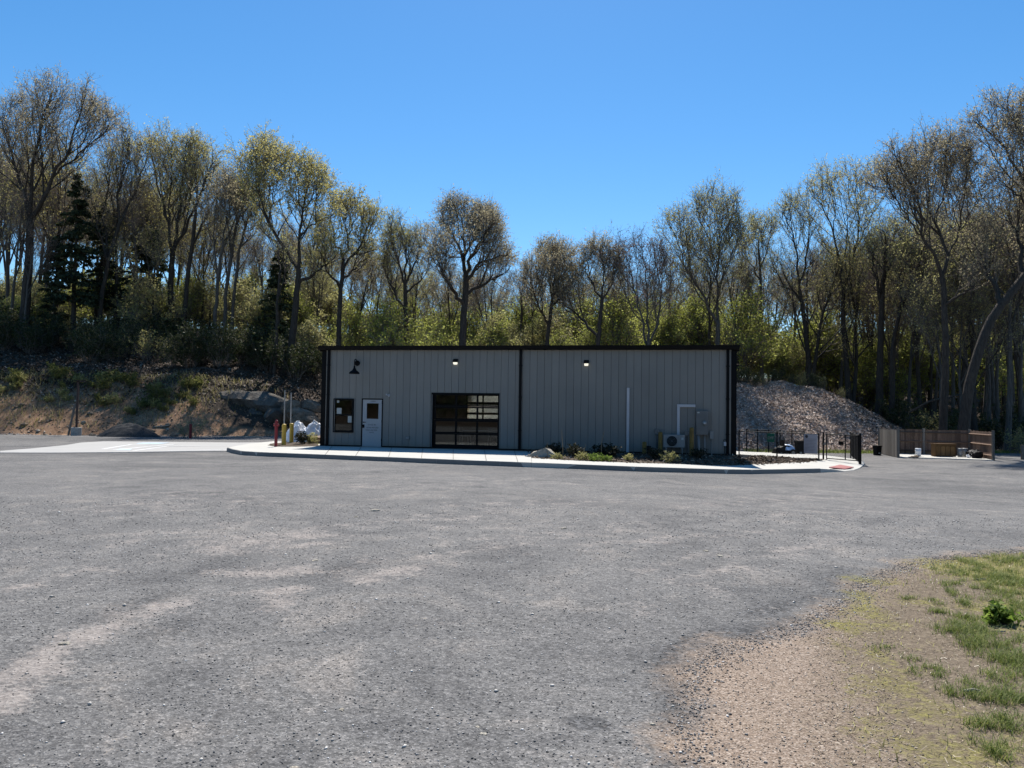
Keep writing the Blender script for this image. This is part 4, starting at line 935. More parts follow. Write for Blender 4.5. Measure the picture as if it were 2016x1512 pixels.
text_mesh('lettering', 'OFF', .2, M_white, t, (W_ * .5, -.0125, H_ * .45)); text_mesh('lettering', 'LEASH', .07, simple('pale_green', (.06, .26, .20)), t, (W_ * .5, -.0125, H_ * .82))
# covered mower and bin behind the fence
c = at(1543, 885, 41.2); zc = gz(c[0], c[1]); t = empty('covered_mower', (c[0], c[1], zc), .15, 'dark ride-on mower half covered with a pale blue tarp behind the fence', 'mower')
mb = MB(); mb.add([(-.5, -.3, .2), (.45, -.3, .2), (.45, .3, .2), (-.5, .3, .2), (-.46, -.26, .42), (.0, -.27, .62), (.42, -.25, .55), (.42, .25, .55), (.0, .27, .62), (-.46, .26, .42)], [(0, 1, 2, 3), (0, 4, 5, 6, 1), (3, 2, 7, 8, 9), (4, 9, 8, 5), (5, 8, 7, 6), (1, 6, 7, 2), (0, 3, 9, 4)]); mb.build('body', M_black, t, bevel=.04)
n = 16; a = np.linspace(-1, 1, n); U_, W_ = np.meshgrid(a, a); zz = .66 + .08 * fbm(U_ * 2 + 3, W_ * 2) - .28 * np.maximum(np.abs(U_), np.abs(W_)) ** 3; id_ = np.arange(n * n).reshape(n, n)
link('tarp', mesh_np('tarp', np.stack([.2 + U_ * .27, W_ * .34 - .02, zz], -1).reshape(-1, 3), np.stack([id_[:-1, :-1], id_[:-1, 1:], id_[1:, 1:], id_[1:, :-1]], -1).reshape(-1, 4), True), M_tarp, t)
for sx in (-.34, .34):
    for sy in (-.32, .32):
        rw = .2 if sx > 0 else .15; mb = MB(); mb.tube([(sx, sy - .06, rw), (sx, sy + .06, rw)], rw, 18); w_ = mb.build('wheel', M_black, t); mb = MB(); mb.tube([(sx, sy - .065, rw), (sx, sy + .065, rw)], rw * .5, 12); mb.build('rim', M_steel, w_)
mb = MB(); mb.tube([(-.25, 0, .5), (-.35, 0, .75)], .02, 8).box(-.48, -.3, -.14, .14, .74, .78).box(-.12, -.05, -.2, .2, .55, .88); mb.build('steering_and_seat', M_black, t)
def bin_(name, u, v, d, w, h, label, rz=0):
    c = at(u, v, d); t = empty(name, (c[0], c[1], gz(c[0], c[1])), rz, label, 'bin'); w2 = w / 2
    mb = MB(); mb.add([(-w2 * .85, -w2 * .85, 0), (w2 * .85, -w2 * .85, 0), (w2 * .85, w2 * .85, 0), (-w2 * .85, w2 * .85, 0), (-w2, -w2, h), (w2, -w2, h), (w2, w2, h), (-w2, w2, h)], [(0, 3, 2, 1), (4, 5, 6, 7), (0, 1, 5, 4), (1, 2, 6, 5), (2, 3, 7, 6), (3, 0, 4, 7)]); mb.build('body', M_black, t, bevel=.015)
    mb = MB(); mb.box(-w2 - .02, w2 + .02, -w2 - .03, w2 + .02, h + .002, h + .06); mb.build('lid', M_black, t, bevel=.015)
    mb = MB(); mb.tube([(-w2, w2 + .02, h - .05), (w2, w2 + .02, h - .05)], .016, 8); mb.build('handle', M_black, t)
    mb = MB(); mb.box(-.05, .05, -w2 - .012, -w2 * .9, h * .2, h * .32); mb.build('sticker', M_paper, t); return t
bin_('plastic_bin', 1573.5, 886, 41.6, .38, .78, 'upright black plastic bin between the tarp covered mower and the notice board', .1)
bin_('plastic_bin', 1727, 893, 44.0, .34, .5, 'small black bin against the outside of the wooden enclosure', .3)

# ================================================================== wooden enclosure
e0 = p2w(1768, 901)[:2]; e3 = p2w(1955, 907)[:2]; dv = lambda u, d: at(u, 870, d)[:2]
e1 = dv(1731, e0[1] + 4.3); e2 = dv(1909, e3[1] + 4.2)
enc = empty('wooden_enclosure', (e0[0], e0[1], gz(*e0)), 0, 'weathered board fence enclosure open at the front beside the wood', 'enclosure'); ez = gz(*e0)
slabp = [np.array([p[0], p[1], max(gz(*p), ez) + .05]) for p in (e0 + np.array([.05, -.1]), e3 + np.array([-.05, -.1]), e2, e1)]
o = sheet('enclosure_slab', slabp, M_conc, .3)
HP = 1.46
def run(a, b, mat, hh, outside):
    a, b = np.array(a), np.array(b); L_ = np.linalg.norm(b - a); e = (b - a) / L_; ang = math.atan2(e[1], e[0]); n = int(L_ / .145); rr = random.Random(int(L_ * 100))
    for k in range(n):
        p = a + e * (L_ * k / n); z0_ = gz(*p) - ez + .03
        q = part_box('plank', mat, enc, 0, 1, 0, 1, 0, 1); q.location = (p[0] - e0[0], p[1] - e0[1], z0_); q.rotation_euler = (0, rr.uniform(-.006, .006), ang); q.scale = (L_ / n - .006, .018, hh + rr.uniform(-.03, .025))
    for zf in (.18, .55, .9):
        nrm = np.array([-e[1], e[0]]) * outside; c0, c1 = a + nrm * .04 - e0, b + nrm * .04 - e0
        mb = MB(); mb.tube([(c0[0], c0[1], gz(*a) - ez + hh * zf), (c1[0], c1[1], gz(*b) - ez + hh * zf)], .034, 4); mb.build('rail', mat, enc)
run(e0, e1, M_plankg, HP, -1); run(e1, e2, M_plank, HP, -1); run(e2, e3, M_plank, HP, -1)
for p in (e0, e1, e1 * .5 + e2 * .5, e2, e3):
    z0_ = gz(*p) - ez; mb = MB(); mb.box(p[0] - e0[0] - .055, p[0] - e0[0] + .055, p[1] - e0[1] - .075, p[1] - e0[1] + .035, z0_ - .3, z0_ + HP + .1); po = mb.build('post', M_plankg, enc, bevel=.006)
sz = ez + .05
def slab_z(p): return max(gz(*p), ez) + .055
def inenc(u, d): p = at(u, 890, d)[:2]; return np.array([p[0], p[1], ez + .065 + .0])
def drum(name, p, r, h, mat, label, cat, lid=True, group=None):
    t = empty(name, p, 0, label, cat, group); mb = MB(); mb.lathe([(r * .92, 0), (r, h * .33), (r * 1.02, h * .34), (r, h * .36), (r, h * .66), (r * 1.02, h * .67), (r, h * .69), (r * 1.0, h)], 20); mb.build('body', mat, t, smooth=True)
    mb = MB(); mb.lathe([(r * 1.06, h + .001), (r * 1.06, h + .03), (r * .9, h + .05)], 20); mb.build('lid', mat, t); return t
drum('bucket', inenc(1807.5, 42.3), .15, .38, M_plastic, 'white plastic bucket on the enclosure slab', 'bucket')
drum('steel_drum', inenc(1890.5, 42.2), .14, .42, M_galv, 'small silver drum beside the brown cabinet, the left of two', 'drum', group='silver drums in the enclosure')
drum('steel_drum', inenc(1900, 42.4), .14, .42, M_galv, 'small silver drum beside the black bags, the right of two', 'drum', group='silver drums in the enclosure')
p = inenc(1862, 42.3); t = empty('wooden_cabinet', p, .06, 'low brown wooden cabinet with four arched panels in the enclosure', 'cabinet'); W_, H_ = 1.18, .66
mb = MB(); mb.box(-W_ / 2, W_ / 2, 0, .4, 0, H_); mb.build('carcass', M_crate, t, bevel=.01)
for k in range(4):
    x_ = -W_ / 2 + .06 + k * (W_ - .12) / 4; mb = MB(); wv = (W_ - .12) / 4 - .04
    pr = [(x_, .05), (x_ + wv, .05), (x_ + wv, H_ - .16)] + [(x_ + wv / 2 + wv / 2 * math.cos(q), H_ - .16 + .05 * math.sin(q)) for q in np.linspace(0, math.pi, 7)[1:-1]] + [(x_, H_ - .16)]
    m_ = len(pr); mb.add([(x, -.02, z) for x, z in pr] + [(x, -.001, z) for x, z in pr], [tuple(range(m_)), tuple(reversed(range(m_, 2 * m_)))] + [(i, (i + 1) % m_, (i + 1) % m_ + m_, i + m_) for i in range(m_)]); mb.build('door_panel', M_crate, t)
mb = MB(); mb.box(-W_ / 2 - .03, W_ / 2 + .03, -.04, .42, H_ + .001, H_ + .04); mb.build('top', M_crate, t, bevel=.008)
for k, (u, d, s_, lab, m_) in enumerate(((1913, 42.0, .24, 'black rubbish bag in the enclosure leaning on the right wing', M_black), (1925, 41.2, .26, 'black rubbish bag nearest the right enclosure post', M_black), (1917, 41.4, .15, 'small crumpled white bag among the black rubbish bags', M_plastic), (1906, 41.6, .11, 'tiny white bag left of the black rubbish bags', M_plastic))):
    p = inenc(u, d); o = link('rubbish_bag', rock_mesh('rubbish_bag', 70 + k, 3, 10, .16), m_); o.location = (p[0], p[1], p[2] + s_ * .7); o.scale = (s_ * 1.05, s_, s_ * .95); tag(o, lab, 'rubbish bag', 'rubbish bags in the enclosure')
for k in range(9):
    u, d = rr_.uniform(1788, 1822), rr_.uniform(40.6, 41.6); p = inenc(u, d); s_ = rr_.uniform(.05, .1)
    rock('rubble_chunk', 80 + k % 4, p + np.array([0, 0, s_ * .4]), (s_ * 1.6, s_, s_ * .6), M_rockw, 'small chunk of rubble on the slab before the bucket', k, .1, 'rubble', 'rubble on the enclosure slab', 1)
c = p2w(2013, 905); t = empty('grey_post', c, 0, 'short grey post at the right edge of the picture by the wood', 'post'); mb = MB(); mb.box(-.06, .1, -.06, .06, -.2, .75); mb.build('post', M_plankg, t, bevel=.01); mb = MB(); mb.box(-.075, .115, -.075, .075, .751, .78); mb.build('cap', M_plankg, t)

# ================================================================== TREES
UP = np.array([0, 0, 1.0])
def unit(v): return v / (np.linalg.norm(v, axis=-1, keepdims=True) + 1e-9)
def tubes(P, Rr, S_):                  # P (N,K,3), Rr (N,K) -> vertices, quads
    N, K_, _ = P.shape
    T = np.gradient(P, axis=1); T = unit(T)
    ref = np.where(np.abs(T[:, :1, 2:3]) > .85, np.array([1.0, 0, 0]), UP); ref = np.broadcast_to(ref, T.shape)
    a = unit(np.cross(T, ref)); b = np.cross(T, a)
    q = 2 * np.pi * np.arange(S_) / S_
    V = P[:, :, None, :] + Rr[:, :, None, None] * (np.cos(q)[:, None] * a[:, :, None, :] + np.sin(q)[:, None] * b[:, :, None, :])
    id_ = np.arange(N * K_ * S_).reshape(N, K_, S_); nx_ = np.roll(id_, -1, axis=2)
    F = np.stack([id_[:, :-1], nx_[:, :-1], nx_[:, 1:], id_[:, 1:]], -1).reshape(-1, 4)
    return V.reshape(-1, 3), F
def children(rs, P, Rr, n, t0, ang, length, rratio, K_, trop, wig, rmin, jit=.35, tipw=.0):
    N, Kp, _ = P.shape
    n_each = np.full(N, n) if np.isscalar(n) else n
    par = np.repeat(np.arange(N), n_each); M = len(par)
    off = np.concatenate([(np.arange(k) + rs.rand(k)) / k for k in n_each]) if M else np.zeros(0)
    t_ = t0 + (1 - t0) * off; f = t_ * (Kp - 1); i0 = np.minimum(f.astype(int), Kp - 2); w = (f - i0)[:, None]
    p0 = P[par, i0] * (1 - w) + P[par, i0 + 1] * w; T = unit(P[par, i0 + 1] - P[par, i0]); r0 = (Rr[par, i0] * (1 - w[:, 0]) + Rr[par, i0 + 1] * w[:, 0])
    rnd = rs.randn(M, 3); perp = unit(rnd - (rnd * T).sum(1, keepdims=True) * T)
    a = R(ang[0]) + (R(ang[1]) - R(ang[0])) * rs.rand(M)
    d = unit(np.cos(a)[:, None] * T + np.sin(a)[:, None] * perp)
    plen = np.linalg.norm(np.diff(P, axis=1), axis=2).sum(1)[par]
    L_ = length(plen, t_) * (1 - jit + 2 * jit * rs.rand(M)); step = (L_ / (K_ - 1))[:, None]
    Q = np.zeros((M, K_, 3)); Q[:, 0] = p0
    for k in range(1, K_):
        d = unit(d + UP * trop + wig * rs.randn(M, 3)); Q[:, k] = Q[:, k - 1] + d * step
    r1 = np.maximum(r0 * rratio, rmin); taper = np.linspace(1, .35, K_)
    return Q, np.maximum(r1[:, None] * taper, rmin * .6)
def rsp(P, K_, rs, wob): 
    Q = resample(P, K_); n = rs.randn(K_, 3) * wob; n[0] = 0; return Q + n
def leaf_quads(rs, C, size, flat=.0):
    M = len(C); a = rs.randn(M, 3); a[:, 2] *= (1 - flat); a = unit(a); b = unit(np.cross(a, rs.randn(M, 3))); s_ = size * (.6 + .8 * rs.rand(M))[:, None]
    V = np.stack([C - a * s_ * .5 - b * s_ * .3, C + a * s_ * .55, C - a * s_ * .3 + b * s_ * .42], 1).reshape(-1, 3)
    return V, np.arange(3 * M).reshape(M, 3)
def share(P, n, lo=2):                  # longer limbs carry more branches
    L_ = np.linalg.norm(np.diff(P, axis=1), axis=2).sum(1); return np.maximum(lo, np.round(n * L_ / L_.mean()).astype(int))
def canopy(rs, limbsP, limbsR, n2, n3, n4, nleaf, lsize, l2=.42, l3=1.5, l4=.74, keep_up=.2, fill=0, wood_out=None, fit=lambda P, m: P):
    if fill:                           # upswept secondary limbs that fill the dome of the crown
        Pf, Rf = children(rs, limbsP, limbsR, share(limbsP, fill, 1), .18, (16, 44), lambda pl, t_: .62 * pl * (1.1 - .55 * t_) + .5, .55, 12, .15, .07, .03, .2)
        Pf = fit(Pf, .1); limbsP = np.concatenate([limbsP, Pf]); limbsR = np.concatenate([limbsR, Rf]); wood_out.append((Pf, Rf))
    P2, R2 = children(rs, limbsP, limbsR, share(limbsP, n2), .22, (28, 58), lambda pl, t_: l2 * pl * (1.05 - .6 * t_) + .55, .45, 7, keep_up * .8, .13, .024)
    P2 = fit(P2, .35)
    P3, R3 = children(rs, P2, R2, share(P2, n3), .15, (20, 52), lambda pl, t_: l3 * (.55 + .45 * np.minimum(1, pl / 3)) * (1.05 - .4 * t_), .55, 5, keep_up * .6, .16, .014)
    P3 = fit(P3, .6)
    P4, R4 = children(rs, P3, R3, n4, .1, (25, 65), lambda pl, t_: l4 * np.ones_like(t_), .6, 2, .12, .2, .0078)
    ii = rs.randint(0, len(P4), int(len(P4) * nleaf)); w = .25 + .8 * rs.rand(len(ii), 1); C = P4[ii, 0] * (1 - w) + P4[ii, 1] * w + rs.randn(len(ii), 3) * .07
    return (P2, R2), (P3, R3), (P4, R4), leaf_quads(rs, C, lsize)
def merge(lst):
    Vs, Fs, o = [], [], 0
    for V_, F_ in lst: Vs.append(V_); Fs.append(F_ + o); o += len(V_)
    return np.concatenate(Vs), np.concatenate(Fs)
def flare(r, K_, top):                 # trunk radii: a flared foot, then a taper
    t_ = np.linspace(0, 1, K_); return r * (1 - (1 - top) * t_) * (1 + .5 * np.exp(-t_ * 14))
tree_n = [0]
def hero(label, d, trunk, limbs, r, leaf, bark=None, n=(7, 7, 6), nleaf=1.5, lsize=.13, cat='tree', stems=(), l2=.46, l3=1.75, name='bare_oak', dep=1.0, base=None, group=None):
    """a tree whose trunk and main limbs follow pixel paths at depth d, rooted in the ground there"""
    tree_n[0] += 1; rs = np.random.RandomState(100 + tree_n[0])
    bx_ = at(trunk[0][0], trunk[0][1], d); zg = gz(bx_[0], bx_[1])
    def conv(path, spread):
        ph = rs.uniform(-1, 1) * spread; Q = []
        for k, (u, v) in enumerate(path):
            dd = d + ph * dep * (k / max(1, len(path) - 1)) * 3.2
            Q.append(at(u, v, dd))
        return np.array(Q)
    tr = conv(trunk, .1)
    tr[0] = [tr[0][0], tr[0][1], min(tr[0][2], gz(tr[0][0], tr[0][1])) - .15]
    if tr[1][2] < tr[0][2] + .3: tr = np.delete(tr, 1, 0)
    org = np.array([bx_[0], bx_[1], zg])
    TP = [(rsp(tr, 14, rs, .02), flare(r, 14, .62))]
    for s_ in stems:
        q = conv(s_, .3); q[0] = [q[0][0], q[0][1], gz(q[0][0], q[0][1]) - .1]; TP.append((rsp(q, 14, rs, .03), flare(r * .75, 14, .3)))
    LP, LR = [], []
    for L_ in limbs:
        q = conv(L_, 1.0); Q = rsp(q, 12, rs, .07)
        # start where the limb leaves the wood that carries it
        best, br = None, None
        for PP, RR in TP + [(p, rr) for p, rr in zip(LP, LR)]:
            dd = np.linalg.norm(PP - q[0], axis=1); i = int(np.argmin(dd))
            if best is None or dd[i] < best[0]: best = (dd[i], PP[i], RR[i])
        Q = Q + (best[1] - Q[0]) * np.linspace(1, 0, 12)[:, None] ** 1.5
        r0 = best[2] * .72
        LP.append(Q); LR.append(np.maximum(r0 * np.linspace(1, .16, 12), .02))
    LPa, LRa = np.array(LP), np.array(LR)
    crownP = LPa; crownR = LRa
    if stems:
        st = np.array([rsp(p, 12, rs, 0) for p, _ in TP[1:]]); crownP = np.concatenate([LPa, st]); crownR = np.concatenate([LRa, np.array([rr[:12] for _, rr in TP[1:]])])
    # the crown keeps to the dome spanned by its limb tips
    tips = np.array([p[-1] for p in LP] + [p[-1] for p, _ in TP[1:]]); o_ = np.argsort(tips[:, 0]); hx = []
    for q in tips[o_][:, [0, 2]]:
        while len(hx) > 1 and (hx[-1][0] - hx[-2][0]) * (q[1] - hx[-2][1]) - (hx[-1][1] - hx[-2][1]) * (q[0] - hx[-2][0]) >= 0: hx.pop()
        hx.append(q)
    hx = np.array(hx); hx = np.concatenate([[[hx[0][0] - 3, hx[0][1] - 3]], hx, [[hx[-1][0] + 3, hx[-1][1] - 3]]])
    def fit(P, m):                     # shorten what would grow out of the dome
        mm = m + .2 + .45 * rs.randn(len(P)) + 2.2 * vnoise(P[:, -1, 0] * .8 + 50, P[:, -1, 1] * .8 + 50)
        for it in range(6):
            x, z = P[:, -1, 0], P[:, -1, 2]; out = (z > np.interp(x, hx[:, 0], hx[:, 1]) + mm) | (x < hx[1][0] - 1.5 - mm) | (x > hx[-2][0] + 1.5 + mm)
            P[out] = P[out][:, :1] + (P[out] - P[out][:, :1]) * .8
        return P
    extra = []
    (P2, R2), (P3, R3), (P4, R4), LV = canopy(rs, crownP, crownR, n[0] - 2, n[1] - 2, n[2] - 3, nleaf * 2.2 + .8, lsize * .78, l2, l3, fill=3, wood_out=extra, fit=fit)
    wood = merge([tubes(p[None], rr[None], 9) for p, rr in TP] + [tubes(LPa, LRa, 7), tubes(extra[0][0], extra[0][1], 5), tubes(P2, R2, 4)])
    twig = merge([tubes(P3, R3, 3), tubes(P4, R4, 3)])
    t = empty(name, org, 0, label, cat, group)
    link('trunk', mesh_np('trunk', wood[0] - org, wood[1], True), bark or M_bark, t)
    cr = link('crown', mesh_np('crown', twig[0] - org, twig[1], True), M_twig, t)
    link('leaves', mesh_np('leaves', LV[0] - org, LV[1]), leaf, cr)
    return t
hero('massive dark oak with a thick forked trunk at the far left of the wooded slope', 62, [(47, 690), (50, 600), (58, 500), (60, 430)],
     [[(60, 430), (45, 370), (20, 300), (10, 235)], [(60, 430), (85, 400), (105, 340), (135, 300), (155, 240), (165, 195)], [(60, 430), (62, 360), (70, 290), (85, 230), (100, 185)], [(105, 345), (150, 310), (190, 275), (215, 245)], [(45, 370), (5, 340), (-40, 310)], [(20, 300), (40, 240), (45, 190)], [(135, 300), (185, 260), (200, 215)]],
     .42, M_brown, n=(8, 8, 7), nleaf=1.6)
hero('slender dark tree leaning right beside the hemlock, with a dense brown crown', 64, [(196, 645), (200, 580), (215, 510), (235, 440)],
     [[(235, 440), (262, 390), (285, 330), (295, 285)], [(215, 510), (205, 430), (215, 350), (230, 290)], [(235, 440), (230, 380), (245, 320), (258, 275)], [(215, 510), (190, 440), (180, 390)]], .21, M_brown, name='bare_maple')
hero('straight thin tree just right of the hemlock with a narrow crown', 66, [(232, 640), (230, 560), (228, 470), (232, 400)], [[(232, 400), (245, 340), (255, 280)], [(230, 440), (215, 380), (210, 320)], [(230, 470), (250, 420), (262, 360)]], .15, M_olive, name='bare_maple', n=(7, 6, 6))
hero('broad round-crowned oak with golden buds left of centre on the slope', 66, [(338, 645), (336, 560), (340, 500)],
     [[(340, 500), (330, 430), (312, 370), (302, 320), (298, 295)], [(340, 500), (350, 430), (360, 350), (366, 300), (368, 275)], [(340, 500), (365, 450), (390, 390), (412, 340), (425, 315)], [(350, 430), (380, 380), (395, 330), (405, 290)], [(330, 430), (335, 360), (338, 310), (342, 280)]], .33, M_gold, n=(8, 8, 7), nleaf=2.2)
hero('dark trunk leaning right beside the round-crowned oak', 65, [(357, 648), (368, 560), (378, 480), (385, 420)], [[(385, 420), (400, 360), (425, 320)], [(378, 480), (410, 420), (435, 370)], [(385, 430), (372, 380), (380, 330)]], .22, M_gold, name='bare_maple', n=(7, 6, 6))
hero('tall slender tree, the left of three upright stems before the gap', 61, [(420, 705), (424, 620), (430, 540), (440, 470)], [[(440, 470), (450, 410), (455, 365)], [(430, 540), (420, 470), (425, 410), (432, 370)], [(440, 480), (462, 430), (478, 390)]], .17, M_brown, M_bark2, name='bare_ash', n=(7, 7, 6), l2=.34)
hero('tall slender tree, the middle of three upright stems before the gap', 62, [(441, 660), (445, 580), (455, 500), (466, 440)], [[(466, 440), (475, 390), (478, 355)], [(455, 500), (450, 440), (452, 390)], [(466, 450), (488, 410), (500, 380)]], .17, M_brown, M_bark2, name='bare_ash', n=(7, 7, 6), l2=.34)
hero('tall slender tree, the right of three upright stems before the gap', 63, [(454, 650), (462, 570), (470, 500), (488, 430)], [[(488, 430), (500, 400), (506, 370)], [(470, 500), (492, 460), (512, 430)], [(480, 460), (475, 410), (480, 370)]], .15, M_olive, M_bark2, name='bare_ash', n=(7, 7, 6), l2=.34)
hero('large golden-budded oak forking low above the rock outcrop', 58, [(557, 735), (572, 700), (578, 640), (586, 560), (588, 530)],
     [[(588, 530), (560, 490), (530, 440), (512, 390), (502, 340), (488, 310)], [(588, 530), (590, 470), (595, 420), (605, 370), (600, 325)], [(595, 420), (620, 390), (640, 375), (655, 368)], [(530, 440), (535, 390), (545, 340), (542, 310)], [(588, 555), (620, 535), (645, 520), (662, 505)], [(590, 470), (615, 440), (640, 430), (665, 422)], [(595, 420), (575, 370), (570, 325)]],
     .31, M_gold, n=(8, 7, 7), nleaf=2.4, lsize=.15)
hero('bare thin tree curving up from the bank just left of the low-forked oak', 57, [(538, 735), (545, 690), (545, 610), (550, 540)], [[(550, 540), (548, 490), (540, 450)], [(546, 590), (560, 540), (565, 500)]], .12, M_olive, name='bare_sapling', n=(6, 6, 5))
hero('golden tree rising behind the left corner of the building', 60, [(665, 705), (668, 620), (672, 560), (676, 510)], [[(676, 510), (690, 460), (700, 425), (704, 405)], [(676, 510), (660, 470), (652, 435), (648, 415)], [(676, 520), (710, 480), (726, 445), (732, 430)], [(672, 560), (645, 530), (632, 505)], [(672, 550), (700, 525), (722, 505)]], .23, M_gold, n=(7, 7, 6), nleaf=2.4, lsize=.15)
hero('vase-shaped tree above the left part of the roof', 62, [(800, 712), (800, 620), (798, 560)], [[(798, 560), (785, 510), (768, 475), (760, 462)], [(798, 560), (800, 500), (800, 460)], [(798, 560), (815, 520), (830, 485), (836, 468)], [(800, 620), (770, 560), (752, 520)], [(798, 580), (825, 555), (840, 530)]], .24, M_olive, n=(7, 7, 7), nleaf=1.2)
hero('big oak with a thick straight trunk above the overhead door', 58, [(906, 715), (912, 640), (917, 570), (916, 540)],
     [[(916, 540), (905, 490), (885, 455), (866, 430)], [(916, 540), (915, 480), (910, 440), (906, 420)], [(916, 540), (935, 490), (958, 455), (978, 438)], [(917, 570), (950, 555), (980, 545), (1002, 532)], [(917, 560), (940, 520), (970, 508), (1000, 500)], [(915, 600), (890, 570), (872, 540), (864, 512)], [(915, 500), (940, 460), (945, 425)]],
     .34, M_brown, n=(8, 8, 7), nleaf=1.7)
hero('grey-brown tree with a rounded crown above the roof centre', 62, [(1073, 712), (1080, 650), (1087, 590)], [[(1087, 590), (1080, 530), (1062, 495)], [(1087, 590), (1095, 520), (1090, 485)], [(1087, 590), (1110, 540), (1122, 500)], [(1082, 640), (1060, 600), (1042, 545)], [(1087, 600), (1115, 580), (1130, 550)]], .21, M_brown, n=(8, 7, 7), nleaf=1.8)
hero('grey-brown tree right of the roof centre with crooked limbs', 60, [(1170, 712), (1180, 650), (1185, 590)], [[(1185, 590), (1160, 550), (1148, 510)], [(1185, 590), (1190, 530), (1182, 500)], [(1185, 590), (1203, 560), (1210, 525)], [(1178, 660), (1140, 620), (1110, 600), (1095, 570)]], .21, M_brown, n=(8, 7, 7), nleaf=1.8)
hero('bare purplish tree of several spreading stems above the right half of the roof', 60, [(1277, 705), (1277, 680), (1276, 660)], [[(1277, 690), (1260, 620), (1247, 560), (1232, 500)], [(1276, 670), (1275, 620), (1272, 540), (1262, 480)], [(1277, 690), (1295, 630), (1303, 570), (1290, 510)], [(1250, 570), (1225, 540), (1212, 510)]], .2, M_purple, M_bark2, n=(8, 7, 7), nleaf=.5, name='bare_maple')
hero('tall domed oak with one long left limb above the right end of the roof', 62, [(1413, 712), (1413, 670), (1413, 630)],
     [[(1413, 630), (1413, 590), (1411, 530), (1420, 470), (1438, 425), (1452, 405)], [(1413, 640), (1395, 605), (1370, 560), (1350, 530), (1332, 475), (1318, 445)], [(1411, 530), (1395, 480), (1380, 435), (1374, 410)], [(1411, 540), (1388, 512), (1362, 500)], [(1412, 560), (1440, 500), (1462, 450)], [(1420, 470), (1412, 430), (1412, 400)]],
     .27, M_olive, M_bark2, n=(8, 8, 7), nleaf=1.0)
hero('slim tree between the domed oak and the chip mound', 66, [(1500, 712), (1498, 620), (1497, 540), (1494, 490)], [[(1494, 490), (1485, 450), (1480, 430)], [(1497, 530), (1515, 480), (1522, 445)], [(1497, 560), (1475, 520), (1465, 485)]], .15, M_olive, M_bark2, name='bare_ash', n=(7, 7, 6))
hero('double-stemmed tree standing on the crest of the chip mound', 64, [(1595, 755), (1590, 690), (1583, 620), (1573, 570)], [[(1573, 570), (1570, 500), (1556, 445), (1538, 415)], [(1573, 570), (1588, 500), (1596, 440), (1592, 405)], [(1575, 590), (1542, 560), (1518, 520)], [(1565, 480), (1545, 430), (1548, 400)]], .23, M_olive, stems=[[(1597, 755), (1608, 690), (1618, 620), (1640, 560), (1655, 510)]], n=(7, 7, 7), nleaf=1.3)
hero('tall golden-topped tree with a bowed trunk at the right of the chip mound', 63, [(1674, 765), (1665, 700), (1660, 640), (1661, 570)],
     [[(1661, 570), (1650, 510), (1640, 450), (1615, 400), (1598, 370)], [(1661, 570), (1680, 500), (1690, 440), (1686, 390), (1690, 350)], [(1640, 450), (1645, 395), (1640, 355)], [(1680, 500), (1708, 440), (1724, 395), (1728, 365)], [(1615, 400), (1620, 360), (1612, 345)]],
     .25, M_gold, stems=[[(1678, 765), (1686, 700), (1684, 620), (1692, 540)]], n=(7, 7, 7), nleaf=2.0)
hero('ivy-thick dark trunk in the wood right of the chip mound', 60, [(1731, 795), (1732, 700), (1735, 620), (1738, 560)], [[(1738, 560), (1768, 480), (1785, 430)], [(1735, 600), (1722, 540), (1714, 490)], [(1738, 560), (1745, 500), (1742, 450)]], .3, M_olive, n=(7, 6, 6))
hero('dark tree bending right beside the ivy-thick trunk', 59, [(1755, 800), (1757, 680), (1770, 620), (1792, 560)], [[(1792, 560), (1815, 500), (1830, 450)], [(1770, 620), (1775, 560), (1770, 500)], [(1785, 580), (1820, 550), (1845, 525)]], .2, M_olive, n=(7, 6, 6))
hero('large oak with a straight trunk and twisting limbs behind the wooden enclosure', 47.5, [(1855, 870), (1860, 760), (1862, 660), (1858, 590), (1855, 545)],
     [[(1855, 545), (1840, 500), (1815, 470), (1808, 400), (1790, 345), (1768, 305)], [(1855, 545), (1865, 500), (1850, 460), (1830, 420), (1828, 350), (1828, 300)], [(1865, 500), (1885, 470), (1890, 430), (1900, 360), (1908, 310)], [(1830, 420), (1858, 370), (1868, 320), (1865, 285)], [(1815, 470), (1780, 420), (1755, 375), (1740, 345)], [(1862, 600), (1895, 580), (1930, 560)], [(1890, 430), (1925, 390), (1940, 350)]],
     .25, M_brown, n=(8, 8, 7), nleaf=1.5, lsize=.12)
hero('thick leaning trunk behind the enclosure, slanting out of the picture to the right', 46, [(1893, 870), (1903, 780), (1922, 700), (1955, 620), (2010, 550), (2060, 490)],
     [[(1960, 612), (1945, 560), (1930, 520), (1922, 480)], [(2060, 490), (2040, 400), (1995, 310), (1950, 262), (1915, 240)], [(2060, 490), (2085, 380), (2060, 270), (2030, 205)], [(2060, 490), (2120, 400), (2150, 280)], [(2010, 550), (2005, 480), (1985, 420)], [(2040, 400), (2030, 320), (2000, 250), (1985, 215)], [(2050, 450), (2000, 380), (1960, 350)]],
     .33, M_brown, n=(8, 8, 7), nleaf=1.6, lsize=.12)

